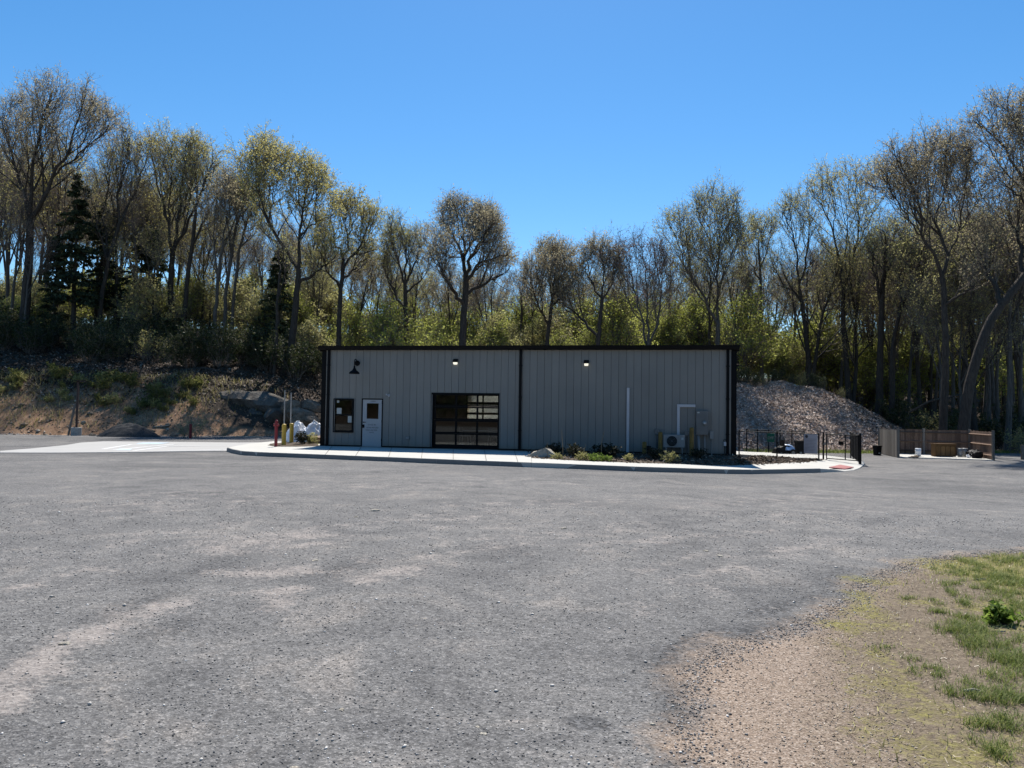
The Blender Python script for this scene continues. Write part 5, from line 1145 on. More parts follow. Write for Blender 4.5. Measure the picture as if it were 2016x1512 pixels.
# --- forest of plainer trees behind: a few shapes, copied
def auto_tree(seed, Ht, r, leaf, bark, nl=5, fork=.42, spread=.36, n=(6, 7, 6), nleaf=2.0, lsize=.11, lean=.06, la=(18, 42), tp=.12, ll=.72):
    rs = np.random.RandomState(seed)
    k = np.linspace(0, 1, 14)[:, None]; ln = rs.randn(2) * lean * Ht
    tr = np.concatenate([ln * k ** 1.5 + np.cumsum(rs.randn(14, 2) * .035, 0), k * Ht * .78 - .2], 1)
    TR = flare(r, 14, .25)
    LP, LR = children(rs, tr[None], TR[None], nl, fork, la, lambda pl, t_: (Ht * .98 - Ht * .78 * t_) * ll, .62, 10, tp, .08, .02, .15)
    (P2, R2), (P3, R3), (P4, R4), LV = canopy(rs, LP, LR, n[0], n[1], n[2], nleaf, lsize, .36, 1.5, .7)
    top = max(P4[..., 2].max(), 1); sc_ = Ht / top
    wood = merge([tubes(tr[None], TR[None], 7), tubes(LP, LR, 5), tubes(P2, R2, 4)]); twig = merge([tubes(P3, R3, 3), tubes(P4, R4, 3)])
    f = lambda a: a * np.array([1, 1, sc_])
    a = mesh_np('trunk', f(wood[0]), wood[1], True); a.materials.append(bark); b = mesh_np('crown', f(twig[0]), twig[1], True); b.materials.append(M_twig); c = mesh_np('leaves', f(LV[0]), LV[1]); c.materials.append(leaf)
    return a, b, c
LM = [(47, 'the massive forked oak'), (141, 'the tall hemlock'), (215, 'the leaning slender tree'), (338, 'the round-crowned oak'), (440, 'the three upright stems'), (586, 'the low-forked oak'), (672, 'the golden corner tree'), (800, 'the vase-shaped tree'), (912, 'the oak above the overhead door'), (1080, 'the tree above the roof centre'), (1180, 'the crooked-limbed tree'), (1277, 'the purplish many-stemmed tree'), (1413, 'the domed oak'), (1498, 'the slim tree by the mound'), (1595, 'the double-stemmed tree'), (1665, 'the bowed golden tree'), (1731, 'the ivy-thick trunk'), (1860, 'the oak behind the enclosure'), (1950, 'the leaning trunk')]
LMB = [(30, 'the left picture edge'), (90, 'the brown bare bank'), (150, 'the lot lamp post'), (205, 'the left end of the gravel pile'), (254, 'the gravel pile'), (310, 'the broken stick'), (375, 'the dark red post')]
def by(u, what, deep, LM=LM):                 # says which one by the nearest named tree
    lu, nm = min(LM, key=lambda q: abs(q[0] - u)); return '%s %s of %s%s' % (what, 'left' if u < lu else 'right', nm, deep)
BG = [auto_tree(501, 16, .19, M_olive, M_bark), auto_tree(502, 17, .2, M_brown, M_bark), auto_tree(503, 15, .15, M_olive, M_bark2, 6, .35), auto_tree(504, 16, .17, M_purple, M_bark2, 5, .4, nleaf=.5), auto_tree(505, 14, .14, M_gold, M_bark, 6, .35), auto_tree(506, 16, .16, M_brown, M_bark, 5, .5)]
def plant(name, meshes, x, y, s_, rz, label, cat, group, names=('trunk', 'crown', 'leaves'), sz=None):
    t = empty(name, (x, y, gz(x, y) - .05), rz, label, cat, group); t.scale = (s_, s_, sz or s_)
    par = t
    for nm, me in zip(names, meshes):
        o = link(nm, me, None, par)
        if nm == 'crown': par = o
    return t
rr_ = random.Random(21)
def bgtree(u, d, top_v, k=None, lab='thin tree', grp='thin trees of the wood behind', deep='some way behind it'):
    p = at(u, 800, d); zg = gz(p[0], p[1]); zt = at(u, top_v, d)[2]; Ht = zt - zg; i = k if k is not None else rr_.randrange(6)
    base = [16, 17, 15, 16, 14, 16][i]; s_ = Ht / base
    plant('woodland_tree', BG[i], p[0], p[1], min(1.25, max(.55, s_)), rr_.uniform(0, 6.28), by(u, lab, ', ' + deep), 'tree', grp, sz=s_)
top_pts = [(-80, 200), (0, 215), (120, 260), (230, 280), (330, 300), (440, 380), (500, 420), (560, 380), (640, 410), (720, 425), (800, 465), (850, 475), (920, 465), (1000, 490), (1080, 485), (1180, 490), (1260, 475), (1340, 465), (1400, 430), (1500, 430), (1580, 410), (1680, 400), (1760, 370), (1850, 340), (1930, 320), (2016, 260), (2100, 230)]
for row, (dd, n_, dv_) in enumerate(((66, 26, 15), (74, 34, 20), (84, 40, 40), (97, 42, 65), (115, 44, 95))):
    for k in range(n_):
        u = -90 + (2200) * (k + rr_.uniform(.1, .9)) / n_; tv = np.interp(u, *zip(*top_pts)) + dv_ + rr_.uniform(-15, 45)
        bgtree(u, dd + rr_.uniform(-3.5, 5), tv, deep=('just behind it', 'some way behind it', 'in the middle of the wood', 'deep in the wood', 'at the very back')[row])
for u, d, tv in ((1945, 55, 400), (1980, 51, 330), (2012, 54, 360), (1890, 58, 380), (1812, 60, 420), (1960, 62, 420), (1830, 66, 430), (2040, 50, 300), (1995, 60, 400), (1920, 53, 450), (15, 63, 330), (95, 65, 330), (180, 66, 380), (270, 66, 340), (300, 64, 430), (505, 65, 470), (620, 66, 480), (-20, 65, 280), (392, 68, 400), (530, 68, 450), (37, 61, 420)):
    bgtree(u, d, tv, lab='thin dark tree', grp='thin dark trees at the wood edge', deep='at the wood edge')

for k in range(22):
    u = 1690 + 370 * (k + rr_.uniform(0, 1)) / 22; dq = rr_.uniform(53, 74) if u > 1800 else rr_.uniform(60, 74); bgtree(u, dq, rr_.uniform(430, 540), rr_.choice((0, 2, 3, 3)), 'slim pole-like tree', 'pole-like trees in the right wood', 'near the lot' if dq < 60 else 'a little back' if dq < 67 else 'well back')
# --- conifers
def conifer(seed, Ht, r, wmax, nb=150, per=80, z0=.12):
    rs = np.random.RandomState(seed); k = np.linspace(0, 1, 12)[:, None]
    tr = np.concatenate([np.cumsum(rs.randn(12, 2) * .03, 0), k * Ht - .2], 1); TR = r * np.linspace(1.1, .08, 12)
    t_ = z0 + (1 - z0) * np.sort(rs.rand(nb)) ** .9; z = t_ * Ht; az = rs.rand(nb) * 6.283; L_ = wmax * (1.02 - t_) ** .75 * (.55 + .6 * rs.rand(nb)) + .25
    s_ = np.linspace(0, 1, 6); d = np.stack([np.cos(az), np.sin(az)], 1)
    P = np.zeros((nb, 6, 3)); P[..., 0] = (d[:, :1] * L_[:, None]) * s_; P[..., 1] = (d[:, 1:] * L_[:, None]) * s_; P[..., 2] = z[:, None] + L_[:, None] * (.12 * s_ - .42 * s_ ** 2 + .12 * s_ ** 3)
    RR = np.maximum(.02 * L_[:, None] * (1 - .8 * s_), .006)
    ii = rs.randint(0, nb, nb * per); ss = rs.rand(nb * per) ** .7; lat = rs.randn(nb * per) * .22 * L_[ii] * (1 - .5 * ss)
    f = ss * 5; i0 = np.minimum(f.astype(int), 4); w = (f - i0)[:, None]; C = P[ii, i0] * (1 - w) + P[ii, i0 + 1] * w
    C = C + np.stack([-d[ii, 1] * lat, d[ii, 0] * lat, -.12 * np.abs(lat) + rs.randn(len(ii)) * .06], 1)
    LV = leaf_quads(rs, C, .26, .6)
    a = merge([tubes(tr[None], TR[None], 7), tubes(P, RR, 3)]); m1 = mesh_np('trunk', a[0], a[1], True); m1.materials.append(M_bark); m2 = mesh_np('foliage', *LV); m2.materials.append(M_needle); return m1, m2
CON = [conifer(601, 13, .2, 2.7, 85, 70, .25), conifer(602, 9, .13, 2.1, 62, 60, .25)]
def con(u, d, tv, i, lab):
    p = at(u, 800, d); zg = gz(p[0], p[1]); Ht = at(u, tv, d)[2] - zg; s_ = Ht / (13, 9)[i]; plant('hemlock', CON[i], p[0], p[1], s_, rr_.uniform(0, 6), lab, 'conifer', 'hemlocks on the left slope', ('trunk', 'foliage'))
con(141, 63, 345, 0, 'tall dark hemlock right of the massive oak at the left')
con(190, 66, 400, 0, 'dark hemlock just behind the tall one, shifted right')
con(100, 64, 470, 1, 'smaller dark hemlock in front of the massive oak, left of the tall hemlock')
con(268, 69, 425, 1, 'dark hemlock below the leaning slender tree on the left slope')
con(292, 68, 455, 1, 'small dark hemlock left of the round-crowned oak trunk')
con(545, 62, 490, 1, 'dark hemlock half hidden by the low-forked oak')

# --- saplings, brush and undergrowth
def shrub(seed, Ht, wd, ns, leaf, nleaf, lsize, stem=M_twig, up=.5, r=.02, per=7, sub=5):
    rs = np.random.RandomState(seed); K_ = 6
    az = rs.rand(ns) * 6.283; out = rs.rand(ns) * wd * .5; L_ = Ht * (.6 + .45 * rs.rand(ns)); s_ = np.linspace(0, 1, K_)
    P = np.zeros((ns, K_, 3)); P[..., 0] = (np.cos(az) * out)[:, None] * s_ ** .9 + (np.cos(az) * wd * .08)[:, None]; P[..., 1] = (np.sin(az) * out)[:, None] * s_ ** .9 + (np.sin(az) * wd * .08)[:, None]; P[..., 2] = L_[:, None] * s_ - .05
    P[:, 1:] += rs.randn(ns, K_ - 1, 3) * .03 * Ht
    RR = np.maximum(r * (1 - .8 * s_)[None] * np.ones((ns, 1)), .004)
    P3, R3 = children(rs, P, RR, per, .15, (30, 65), lambda pl, t_: .3 * pl * (1.1 - .6 * t_) + .1, .5, 4, .1, .15, .004)
    P4, R4 = children(rs, P3, R3, sub, .1, (25, 70), lambda pl, t_: .4 * pl + .05, .6, 3, .08, .2, .003)
    C = P4[:, 1:].reshape(-1, 3); C = C[rs.randint(0, len(C), nleaf)] + rs.randn(nleaf, 3) * .03 * Ht / 2
    a = merge([tubes(P, RR, 4), tubes(P3, R3, 3), tubes(P4, R4, 3)]); m1 = mesh_np('stems', a[0], a[1], True); m1.materials.append(stem); m2 = mesh_np('foliage', *leaf_quads(rs, C, lsize)); m2.materials.append(leaf); return m1, m2
SF = ('stems', 'foliage')
SAP = [auto_tree(700 + q, 6, .05, (M_green, M_green, M_olive, M_green)[q], M_bark2, 13, .12, n=(5, 5, 4), nleaf=4.0, lsize=.13, lean=.1, la=(40, 75), tp=.07, ll=.5) for q in range(4)]
def sapl(u, d, tv, i, lab, grp):
    p = at(u, 800, d); zg = gz(p[0], p[1]); s_ = max(.35, (at(u, tv, d)[2] - zg) / 6); plant('green_sapling', SAP[i], p[0], p[1], min(s_, 1.5), rr_.uniform(0, 6), by(u, lab, ', near' if d < 66 else ', further back' if d < 75 else ', deep in the wood'), 'sapling', grp, sz=s_)
for k in range(54):                    # fresh green understorey beyond the roof
    u = 610 + 860 * (k + rr_.uniform(0, 1)) / 54; sapl(u, rr_.uniform(60, 86), rr_.uniform(560, 650), rr_.choice((0, 3, 1, 1, 2)), 'leafy green sapling', 'green saplings of the understorey')
for k in range(52):
    u = 1450 + 600 * (k + rr_.uniform(0, 1)) / 52; sapl(u, rr_.uniform(68, 98), rr_.uniform(590, 690), rr_.choice((0, 3, 1, 2)), 'leafy green sapling', 'green saplings of the understorey')
for k in range(60):
    u = -20 + 640 * (k + rr_.uniform(0, 1)) / 60; sapl(u, rr_.uniform(64, 88), rr_.uniform(510, 600), rr_.choice((0, 1, 2, 2)), 'leafy green sapling', 'green saplings of the understorey')
BR = [shrub(711, 2.6, 3.0, 16, M_dkgreen, 2800, .13, up=.3, r=.018), shrub(712, 2.4, 3.2, 18, M_dkgreen, 1900, .12, r=.018), shrub(713, 2.2, 2.8, 18, M_olive, 900, .11, r=.018)]
for k in range(95):
    u = rr_.uniform(-30, 640); d = rr_.uniform(56.5, 69); p = at(u, 800, d); s_ = rr_.uniform(.6, 1.15); plant('brush_shrub', BR[rr_.choice((0, 0, 1, 1, 2))], p[0], p[1], s_, rr_.uniform(0, 6), by(u, 'dark brush shrub', ', low on the slope' if d < 60 else ', halfway up' if d < 65 else ', high on the slope'), 'shrub', 'brush on the left slope', SF)
for k in range(34):
    u = rr_.uniform(1690, 2060); d = rr_.uniform(48.5, 60); p = at(u, 800, d)
    if p[0] < 28.5 and p[1] < 57: continue
    s_ = rr_.uniform(.5, 1.0); plant('brush_shrub', BR[rr_.choice((0, 1, 1, 2))], p[0], p[1], s_, rr_.uniform(0, 6), by(u, 'dark brush shrub', ', near the lot' if d < 53 else ', further back'), 'shrub', 'brush in the right wood', SF)
for k in range(9):
    u = 1460 + 24 * k + rr_.uniform(-8, 8); p = at(u, 800, rr_.uniform(56.5, 58.5)); plant('brush_shrub', BR[k % 3], p[0], p[1], rr_.uniform(.3, .5), rr_.uniform(0, 6), 'low brush shrub along the crest of the chip mound', 'shrub', 'brush on the mound crest', SF)
BW = [shrub(721, 1.0, 1.9, 12, leafmat('weed_leaf', (.10, .11, .03), (.19, .20, .055), (.30, .29, .10)), 1700, .11, r=.01, per=5, sub=4), shrub(722, .9, 1.5, 12, M_olive, 1300, .10, r=.01, per=5, sub=4)]
for k in range(46):                    # green weeds along the top of the earth bank
    u = rr_.uniform(-30, 330) if k < 38 else rr_.uniform(300, 400); d = 45.5 + rr_.uniform(3.2, 6.4); p = at(u, 800, d)
    plant('bank_weed', BW[rr_.choice((0, 0, 1))], p[0], p[1], rr_.uniform(.4, .75), rr_.uniform(0, 6), by(u, 'leafy weed clump', ' on the bank, ' + ('low' if d < 49.6 else 'midway' if d < 50.8 else 'high'), LMB), 'weed', 'weeds along the earth bank', SF)
WD = [shrub(731, 1.3, 1.3, 14, leafmat('leaf_silver', (.16, .17, .09), (.28, .29, .17), (.42, .42, .28)), 420, .08, simple('dry_stem', (.30, .26, .18), .9), r=.01, per=6, sub=2)]
for u, v, s_, lab in ((382, 862, 1.05, 'tall pale weed with upright stems beside the dark red post'), (366, 861, .8, 'pale weed with upright stems just left of the tall one'), (437, 861, .55, 'small leafy weed before the rock outcrop'), (523, 852, .75, 'pale green weed in front of the overhanging ledge')):
    p = p2w(u, v); plant('tall_weed', WD[0], p[0], p[1], s_, u, lab, 'weed', None, SF)
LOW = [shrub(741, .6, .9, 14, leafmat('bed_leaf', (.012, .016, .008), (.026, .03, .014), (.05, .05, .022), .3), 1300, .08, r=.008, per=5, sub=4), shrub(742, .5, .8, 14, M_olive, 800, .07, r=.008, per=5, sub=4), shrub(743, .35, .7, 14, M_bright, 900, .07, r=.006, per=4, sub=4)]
def at_bed(u, v, k, s_, lab, sz=None):
    p = bed_pt(u, v); t = empty('bed_shrub', p - np.array([0, 0, .02]), u, lab, 'shrub', 'plants in the mulch bed'); t.scale = (s_ * .85, s_ * .85, (sz or s_) * .7)
    for nm, me in zip(SF, LOW[k]): link(nm, me, None, t)
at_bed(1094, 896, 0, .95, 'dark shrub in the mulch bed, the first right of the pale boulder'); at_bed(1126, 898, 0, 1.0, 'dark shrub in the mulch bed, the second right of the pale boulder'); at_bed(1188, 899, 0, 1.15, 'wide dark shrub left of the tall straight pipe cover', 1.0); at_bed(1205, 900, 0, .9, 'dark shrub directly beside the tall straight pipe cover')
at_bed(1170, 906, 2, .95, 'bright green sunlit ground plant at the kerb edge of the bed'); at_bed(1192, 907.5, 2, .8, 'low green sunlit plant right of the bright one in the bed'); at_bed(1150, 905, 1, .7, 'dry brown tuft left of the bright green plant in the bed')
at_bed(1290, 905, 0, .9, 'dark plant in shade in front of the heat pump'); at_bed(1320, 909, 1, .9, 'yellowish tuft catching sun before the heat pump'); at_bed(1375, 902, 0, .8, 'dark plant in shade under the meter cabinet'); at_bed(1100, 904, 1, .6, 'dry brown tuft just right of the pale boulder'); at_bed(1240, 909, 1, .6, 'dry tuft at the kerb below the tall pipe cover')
for u, v, s_, lab in ((592, 875.5, .85, 'green shrub in the bed in front of the white sheeting'), (612, 875, .8, 'yellowish green shrub at the building corner')):
    p = kp(u, v, KT); t = empty('bed_shrub', p, u, lab, 'shrub', 'plants in the bollard bed'); t.scale = (s_,) * 3
    for nm, me in zip(SF, LOW[0] if u < 600 else LOW[1]): link(nm, me, None, t)
# tall bare stalks in the bed
for k, (u, v, h_, lab) in enumerate(((1104, 902, 1.0, 'tall bare dry stalk in the bed right of the boulder'), (1082, 901, .55, 'short bent dry stalk beside the boulder'), (1150, 903, .5, 'leaning dry stalk in the middle of the bed'), (1184, 901, 1.0, 'tall thin dark stalk in the bed before the pipe cover'))):
    p = bed_pt(u, v); mb = MB(); mb.tube([p, p + np.array([-.02, 0, h_ * .5]), p + np.array([-.06 + .05 * k, 0, h_])], [.012, .01, .006], 5); o = mb.build('dry_stalk', M_straw, None); tag(o, lab, 'stalk')

# ================================================================== loose matter
def rand_in(rs, n, x0, x1, y0, y1): return rs.uniform(x0, x1, n), rs.uniform(y0, y1, n)
OCT = unit(np.array([(1, 0, 0), (-1, 0, 0), (0, 1, 0), (0, -1, 0), (0, 0, 1), (0, 0, -1)], float)); OCF = np.array([(0, 2, 4), (2, 1, 4), (1, 3, 4), (3, 0, 4), (2, 0, 5), (1, 2, 5), (3, 1, 5), (0, 3, 5)])
def pebbles(name, rs, x, y, size, mat):
    n = len(x); s_ = size[:, None, None]; j = rs.uniform(.55, 1.25, (n, 6, 1)); q = rs.rand(n) * 6.283; c, s2 = np.cos(q), np.sin(q)
    B = OCT[None] * j * s_ * rs.uniform(.6, 1.2, (n, 1, 3)); B[..., 2] *= .7
    Vx = B[..., 0] * c[:, None] - B[..., 1] * s2[:, None]; Vy = B[..., 0] * s2[:, None] + B[..., 1] * c[:, None]
    V_ = np.stack([Vx + x[:, None], Vy + y[:, None], B[..., 2] + (H(x, y) + size * .25)[:, None]], -1)
    F_ = (OCF[None] + 6 * np.arange(n)[:, None, None]).reshape(-1, 3)
    o = link(name, mesh_np(name, V_.reshape(-1, 3), F_), mat); o['kind'] = 'stuff'; return o
rs = np.random.RandomState(77)
# loose gravel on the lot, denser close to the camera
n = 20000; yy = 3.0 + 11 * rs.rand(n) ** 1.8; xx = (rs.rand(n) * 2 - 1) * (yy * .70 + .4); okm = poly_sd(xx, yy, PINK) < .05; dens = caps(xx, yy, [(330, 1140, 440, 1105, .8, 1), (620, 1140, 700, 1110, .6, 1), (190, 1220, 330, 1170, .5, 1), (1390, 1240, 1520, 1200, .4, 1), (1560, 1160, 1660, 1120, .6, 1), (1150, 1420, 1165, 1425, .12, 1)])
keep = okm & (rs.rand(n) < .45 + .55 * np.maximum(dens, np.clip(.5 + 1.3 * fbm(xx * .8, yy * .8), 0, 1)))
o = pebbles('loose_gravel', rs, xx[keep], yy[keep], np.minimum(.0028 + .0045 * rs.rand(keep.sum()) ** 3 + .0006 * yy[keep], .013), M_gravel); tag(o, 'fine loose grey gravel strewn over the lot', 'gravel')
n = 30000; yy = 3.0 + 6.5 * rs.rand(n) ** 1.5; xx = .6 + 6 * rs.rand(n); sdp = poly_sd(xx, yy, PINK); sds = poly_sd(xx, yy, SOIL); keep = (sdp > -.05) & (sds < .45)
o = pebbles('pinkish_gravel', rs, xx[keep], yy[keep], .0035 + .0055 * rs.rand(keep.sum()) ** 2, M_gravelp); tag(o, 'pinkish crushed gravel at the edge of the grass verge', 'gravel')
EC = resample(np.array(ep), 4200); jit = np.abs(rs.randn(4200)) * .16; EC = EC + rs.randn(4200, 2) * np.array([.05, .05]); EC[:, 0] += jit * .7; EC[:, 1] -= jit * .5
o = pebbles('edge_gravel', rs, EC[:, 0], EC[:, 1], .004 + .008 * rs.rand(4200) ** 2, M_gravel); tag(o, 'coarse dark gravel along the crumbling edge of the lot', 'gravel')
# bigger pale stones one can point at
for k, (u, v, s_, lab) in enumerate(((952, 1445, .030, 'white stone near the bottom centre, the lower of a close pair'), (940, 1431, .018, 'white stone near the bottom centre, the upper of a close pair'), (1284, 1426, .030, 'white stone right of the dark broken patch'), (738, 1006, .13, 'flat tan stone in the middle of the lot'), (1110, 1041, .08, 'small pale stone in the middle distance right of centre'), (672, 1398, .028, 'white stone low in the picture left of centre'), (128, 1268, .06, 'pale flat stone on the tan wheel track at left'), (1418, 1095, .07, 'pale stone on the lot above the pinkish gravel'), (1390, 1085, .06, 'small pale stone, upper left of the one above the pinkish gravel'), (580, 1512, .03, 'pinkish stone at the very bottom of the picture'), (620, 1104, .05, 'pale chip on the tan patch left of centre'), (700, 1018, .07, 'small pale stone left of the flat tan stone'))):
    p = p2w(u, v); rock('lot_stone', 120 + k, p + np.array([0, 0, s_ * .06]), (s_ * .75, s_ * .55, s_ * .2), M_stone, lab, k, .05, 'stone', None, 2)
n = 420; yy = 3.1 + 12 * rs.rand(n) ** 1.5; xx = (rs.rand(n) * 2 - 1) * (yy * .70); ok = poly_sd(xx, yy, PINK) < 0
o = pebbles('pale_pebbles', rs, xx[ok], yy[ok], .005 + .011 * rs.rand(ok.sum()) ** 3 + .0008 * yy[ok], islandmat('pale_pebble', [(0, (.30, .285, .26)), (.6, (.55, .52, .47)), (1, (.8, .77, .71))])); tag(o, 'pale pebbles scattered over the grey lot', 'gravel')
# grass, straw and twigs on the verge
def blades(name, rs, x, y, hgt, mat, wid=.006, lean=.35):
    n = len(x); z = H(x, y); q = rs.rand(n) * 6.283; lx, ly = np.cos(q), np.sin(q); ln = hgt * lean * (.4 + 1.2 * rs.rand(n)); w = wid * (.6 + .8 * rs.rand(n))
    b = np.stack([x, y, z], -1); side = np.stack([-ly, lx, 0 * lx], -1) * w[:, None]; d = np.stack([lx, ly, 0 * lx], -1)
    m_ = b + d * (ln * .35)[:, None] + UP * (hgt * .62)[:, None]; tp = b + d * ln[:, None] + UP * hgt[:, None]
    V_ = np.stack([b - side * .5, b + side * .5, m_ + side * .42, m_ - side * .42, tp + side * .08, tp - side * .08], 1).reshape(-1, 3)
    F_ = (np.array([(0, 1, 2, 3), (3, 2, 4, 5)])[None] + 6 * np.arange(n)[:, None, None]).reshape(-1, 4)
    o = link(name, mesh_np(name, V_, F_), mat); o['kind'] = 'stuff'; return o
tuft = []
tr_ = random.Random(3)
for (u, v, r_, nb, h_) in ((1990, 1100, .45, 1500, .09), (1960, 1135, .5, 1500, .08), (2005, 1150, .4, 1300, .08), (1925, 1110, .25, 400, .08), (1870, 1150, .12, 160, .09), (1880, 1170, .10, 160, .10), (1890, 1190, .10, 160, .09), (1905, 1215, .12, 200, .08), (1900, 1250, .16, 420, .10), (1925, 1265, .16, 420, .11), (1910, 1230, .12, 240, .09), (1850, 1205, .07, 120, .07), (1870, 1225, .06, 110, .07), (2000, 1260, .22, 600, .11), (2012, 1300, .2, 600, .11), (1955, 1300, .12, 240, .10), (1990, 1330, .16, 400, .10), (1950, 1370, .16, 420, .09), (1895, 1372, .08, 160, .09), (2005, 1380, .16, 420, .10), (1830, 1325, .09, 240, .06), (1790, 1300, .06, 80, .05), (2010, 1440, .18, 420, .09), (1975, 1430, .12, 260, .08), (1840, 1185, .08, 120, .05), (1730, 1275, .08, 90, .05), (2000, 1200, .25, 700, .09), (1980, 1170, .3, 800, .07), (1790, 1180, .12, 120, .05), (1990, 1480, .14, 260, .08)):
    p = p2w(u, v); nb = int(nb * 1.35); nc = max(3, nb // 45); cc = r_ * .62 * rs.randn(nc, 2); ci = rs.randint(0, nc, nb); off = cc[ci] + .028 * rs.randn(nb, 2) * (1 + 2 * (rs.rand(nb, 1) < .2)); nb = nb; tuft.append(np.stack([p[0] + off[:, 0], p[1] + off[:, 1], h_ * .62 * (.35 + .8 * rs.rand(nb))], -1))
far = []
for k in range(60):
    x_, y_ = rs.uniform(5.2, 11), rs.uniform(5.0, 10); far.append(np.stack([x_ + .3 * rs.randn(180), y_ + .3 * rs.randn(180), .05 * (.5 + .8 * rs.rand(180))], -1))
TU = np.concatenate(tuft + far); TU = TU[poly_sd(TU[:, 0], TU[:, 1], SOIL) > .0]
o = blades('verge_grass', rs, TU[:, 0], TU[:, 1], TU[:, 2], M_grass, .0034, 1.1); tag(o, 'tufts of green grass on the verge at the lower right', 'grass')
n = 5200; yy = 3.0 + 7 * rs.rand(n); xx = 1.4 + 5.6 * rs.rand(n); ok = (poly_sd(xx, yy, SOIL) > .05) & (rs.rand(n) < np.clip(.35 + fbm(xx * 1.3, yy * 1.3), 0, 1))
o = blades('sparse_grass', rs, xx[ok], yy[ok], .02 + .03 * rs.rand(ok.sum()), M_olive, .006, .8); tag(o, 'short sparse yellowish grass on the brown verge', 'grass')
def flakes(name, rs, x, y, ln, wd, mat, tilt=.35, lift_=.006, thick=False):
    n = len(x); z = H(x, y) + lift_; q = rs.rand(n) * 6.283; a = np.stack([np.cos(q), np.sin(q), rs.randn(n) * tilt], -1); a = unit(a); b = unit(np.stack([-np.sin(q), np.cos(q), rs.randn(n) * tilt], -1))
    c = np.stack([x, y, z + .3 * ln * np.abs(a[:, 2])], -1); l_, w_ = ln[:, None] * .5, wd[:, None] * .5
    V_ = np.stack([c - a * l_ - b * w_ * .6, c + a * l_ * .8 - b * w_, c + a * l_ + b * w_ * .5, c - a * l_ * .7 + b * w_], 1).reshape(-1, 3)
    o = link(name, mesh_np(name, V_, np.arange(4 * n).reshape(n, 4)), mat); o['kind'] = 'stuff'; return o
n = 36000; yy = 3.0 + 7 * rs.rand(n) ** 1.3; xx = 1.3 + 6 * rs.rand(n); ok = (poly_sd(xx, yy, SOIL) > -.1)
o = flakes('straw_litter', rs, xx[ok], yy[ok], .010 + .04 * rs.rand(ok.sum()) ** 2, .002 + .0035 * rs.rand(ok.sum()), M_straw, .35, .005); tag(o, 'dry straw and twig litter on the verge', 'litter')
p = p2w(1918, 1366); mb = MB(); mb.tube([p + np.array([-.06, .01, .012]), p + np.array([0, .012, .018]), p + np.array([.07, -.015, .012])], [.008, .013, .006], 6); o = mb.build('pale_stick', M_stone, None); tag(o, 'pale broken stick lying on the verge at lower right', 'stick')
for u, v, lab in ((1968, 1247, 'pale wood sliver lying below the leafy weed on the verge'), (1932, 1143, 'small pale stick lying by the far green grass of the verge')):
    p = p2w(u, v); mb = MB(); mb.tube([p + np.array([-.05, .0, .012]), p + np.array([.05, .01, .014])], [.008, .006], 5); o = mb.build('pale_stick', M_stone, None); tag(o, lab, 'stick')
# the leafy weed on the verge
rs2 = np.random.RandomState(9); p = p2w(1962, 1226); t = empty('leafy_weed', p, 0, 'bright green leafy weed on the verge at the right edge', 'weed')
az = rs2.rand(46) * 6.283; out = .19 * np.sqrt(rs2.rand(46)) * (.6 + .4 * np.cos(az * 3 + 1)); hh = (.09 * (1 - (out / .22) ** 2) + .02) * rs2.uniform(.5, 1.2, 46)
s_ = np.linspace(0, 1, 4); P = np.zeros((46, 4, 3)); P[..., 0] = (np.cos(az) * out)[:, None] * s_; P[..., 1] = (np.sin(az) * out)[:, None] * s_; P[..., 2] = hh[:, None] * s_
V_, F_ = tubes(P, np.full((46, 4), .0016), 3); m_ = mesh_np('stems', V_, F_); m_.materials.append(M_bright); link('stems', m_, None, t)
C = np.repeat(P[:, 2:].reshape(-1, 3), 5, 0) + rs2.randn(46 * 10, 3) * .02; m_ = mesh_np('leaves', *leaf_quads(rs2, C, .05, .35)); m_.materials.append(M_bright); link('leaves', m_, None, t)
# leaf litter on the wooded slopes
n = 34000; xx = np.concatenate([rs.uniform(-44, -6, n), rs.uniform(22, 42, n // 4)]); yy = np.concatenate([rs.uniform(48, 66, n), rs.uniform(47, 60, n // 4)]); s_ = yy - toe(xx); ok = ((xx < 0) & (s_ > 3.5 + 2 * fbm(xx * .3, yy * .3))) | ((xx > 0) & (s_ > .3) & (xx > 23.5))
o = flakes('fallen_leaves', rs, xx[ok], yy[ok], .08 + .14 * rs.rand(ok.sum()), .05 + .08 * rs.rand(ok.sum()), M_litter, .5, .03); tag(o, 'dead fallen leaves covering the wooded slopes', 'leaf litter')
n = 7000; xx = rs.uniform(-40, -8, n); yy = rs.uniform(44, 52, n); s_ = yy - toe(xx); ok = (s_ > -.4) & (s_ < 5)
o = pebbles('bank_rubble', rs, xx[ok], yy[ok], .025 + .07 * rs.rand(ok.sum()) ** 3, islandmat('bank_rubble', [(0, (.08, .05, .035)), (.6, (.25, .17, .11)), (1, (.5, .42, .33))])); tag(o, 'small stones and clods on the bare earth bank', 'rubble')
n = 62000; xx = rs.uniform(9.5, 30, n); yy = rs.uniform(46.5, 58, n); s_ = yy - toe(xx); ok = (s_ > .1) & (s_ < 10.5) & (xx + .12 * (s_ - 4) < 29)
o = flakes('wood_chips', rs, xx[ok], yy[ok], .06 + .16 * rs.rand(ok.sum()) ** 2, .03 + .05 * rs.rand(ok.sum()), M_chip, .4, .03); tag(o, 'pale wood chips covering the mound right of the building', 'wood chips')
n = 5000; xx = rs.uniform(14, 34, n); yy = toe(xx) - .9 + .5 * rs.randn(n)
enc_poly = [tuple(e0), tuple(e3), tuple(e2), tuple(e1)]; ok = poly_sd(xx, yy, enc_poly) < -.1
o = blades('strip_grass', rs, xx[ok], yy[ok], .08 + .14 * rs.rand(ok.sum()), M_grass, .02); tag(o, 'strip of grass at the foot of the chip mound', 'grass')
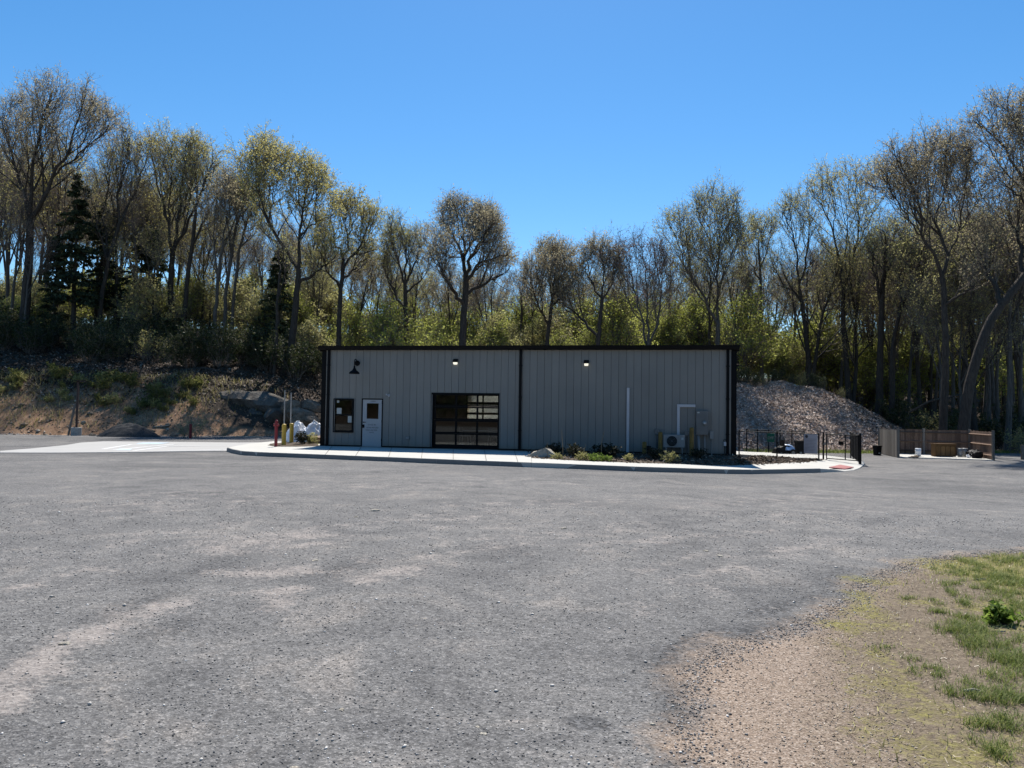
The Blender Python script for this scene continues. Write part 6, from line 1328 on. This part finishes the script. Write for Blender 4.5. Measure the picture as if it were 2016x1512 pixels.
n = 3500; xx = np.concatenate([G for G in [rs.choice(BED[..., 0].ravel(), n)]]); ii = rs.randint(0, BED.shape[0] * BED.shape[1], n); c = BED.reshape(-1, 3)[ii] + rs.randn(n, 3) * np.array([.12, .12, 0])
q = rs.rand(n) * 6.283; a = unit(np.stack([np.cos(q), np.sin(q), rs.randn(n) * .4], -1)); b = unit(np.cross(a, rs.randn(n, 3))); l_ = (.03 + .07 * rs.rand(n))[:, None]; w_ = (.008 + .012 * rs.rand(n))[:, None]; c[:, 2] += .03
V_ = np.stack([c - a * l_ - b * w_, c + a * l_ - b * w_, c + a * l_ + b * w_, c - a * l_ + b * w_], 1).reshape(-1, 3)
o = link('mulch_chips', mesh_np('mulch_chips', V_, np.arange(4 * n).reshape(n, 4)), M_litter); o['kind'] = 'stuff'; tag(o, 'brown mulch chips and dry leaves in the planting bed', 'mulch')
n = 12000; xx = rs.uniform(-42, -14, n); yy = rs.uniform(45, 54, n); s_ = yy - toe(xx); ok = (s_ > .5) & (s_ < 7) & (rs.rand(n) < np.clip(.25 + .12 * s_ + 1.2 * fbm(xx * .5, yy * .5), 0, 1))
o = blades('bank_grass', rs, xx[ok], yy[ok], .12 + .35 * rs.rand(ok.sum()) ** 2, leafmat('bank_grass', (.11, .10, .03), (.24, .21, .08), (.42, .36, .19), .4), .03, .8); tag(o, 'straw-coloured and green grass on the earth bank', 'grass')
# fallen limbs
for k, (P_, r_, lab) in enumerate((([at(1790, 812, 50), at(1830, 790, 50.5), at(1885, 778, 51), at(1925, 768, 51.5)], .07, 'long fallen limb leaning behind the large oak in the right wood'), ([at(355, 720, 55), at(400, 700, 55.5), at(450, 706, 55), at(470, 690, 55.2)], .10, 'dark fallen limb on the left slope above the rocks'), ([at(520, 745, 53), at(560, 738, 53), at(600, 740, 53.3), at(628, 728, 53.5)], .12, 'dark fallen log above the rock outcrop next to the building'))):
    P_ = [np.array([p[0], p[1], (gz(p[0], p[1]) + .08 + (.0 if k else 1.0 * i / 3)) if k else max(p[2], gz(p[0], p[1]) + .05)]) for i, p in enumerate(P_)]
    mb = MB(); mb.tube(P_, [r_, r_ * .9, r_ * .7, r_ * .35], 7); o = mb.build('fallen_limb', M_bark, None, smooth=True); tag(o, lab, 'fallen limb')
# the wood behind the photographer, which the window glass mirrors
rsw = np.random.RandomState(31); nb = 90; bx = rsw.uniform(-60, 60, nb); by = rsw.uniform(-46, -24, nb); hz = rsw.uniform(11, 17, nb); k = np.linspace(0, 1, 6)
P = np.zeros((nb, 6, 3)); P[..., 0] = bx[:, None] + rsw.randn(nb, 1) * k; P[..., 1] = by[:, None]; P[..., 2] = H(bx, by)[:, None] - .2 + hz[:, None] * k
L_P, L_R = children(rsw, P, np.full((nb, 6), .18) * np.linspace(1, .3, 6), 9, .3, (25, 55), lambda pl, t_: 4.2 - 2 * t_, .5, 5, .1, .15, .03)
C = L_P[:, 1:].reshape(-1, 3); ii = rsw.randint(0, len(C), 34000); LV = leaf_quads(rsw, C[ii] + rsw.randn(34000, 3) * .7, .6)
low = np.stack([rsw.uniform(-60, 60, 9000), rsw.uniform(-34, -22, 9000), np.zeros(9000)], -1); low[:, 2] = H(low[:, 0], low[:, 1]) + rsw.rand(9000) * 3; LV2 = leaf_quads(rsw, low, .5)
w = empty('far_wood', (0, -30, 0)); tag(w, 'mass of trees across the lot, mirrored in the window glass', 'woodland', kind='stuff')
a = merge([tubes(P, np.full((nb, 6), .18) * np.linspace(1, .3, 6), 5), tubes(L_P, L_R, 3)]); off = np.array([0, -30.0, 0])
o = link('stems', mesh_np('stems', a[0] - off, a[1], True), M_bark, w); o['kind'] = 'stuff'
a = merge([LV, LV2]); o = link('foliage', mesh_np('foliage', a[0] - off, a[1]), M_dkgreen, w); o['kind'] = 'stuff'
tot = sum(len(m.loop_triangles) if m.loop_triangles else sum(1 for _ in ()) for m in bpy.data.meshes)
print('faces', sum(len(m.polygons) for m in bpy.data.meshes), 'objects', len(bpy.data.objects))
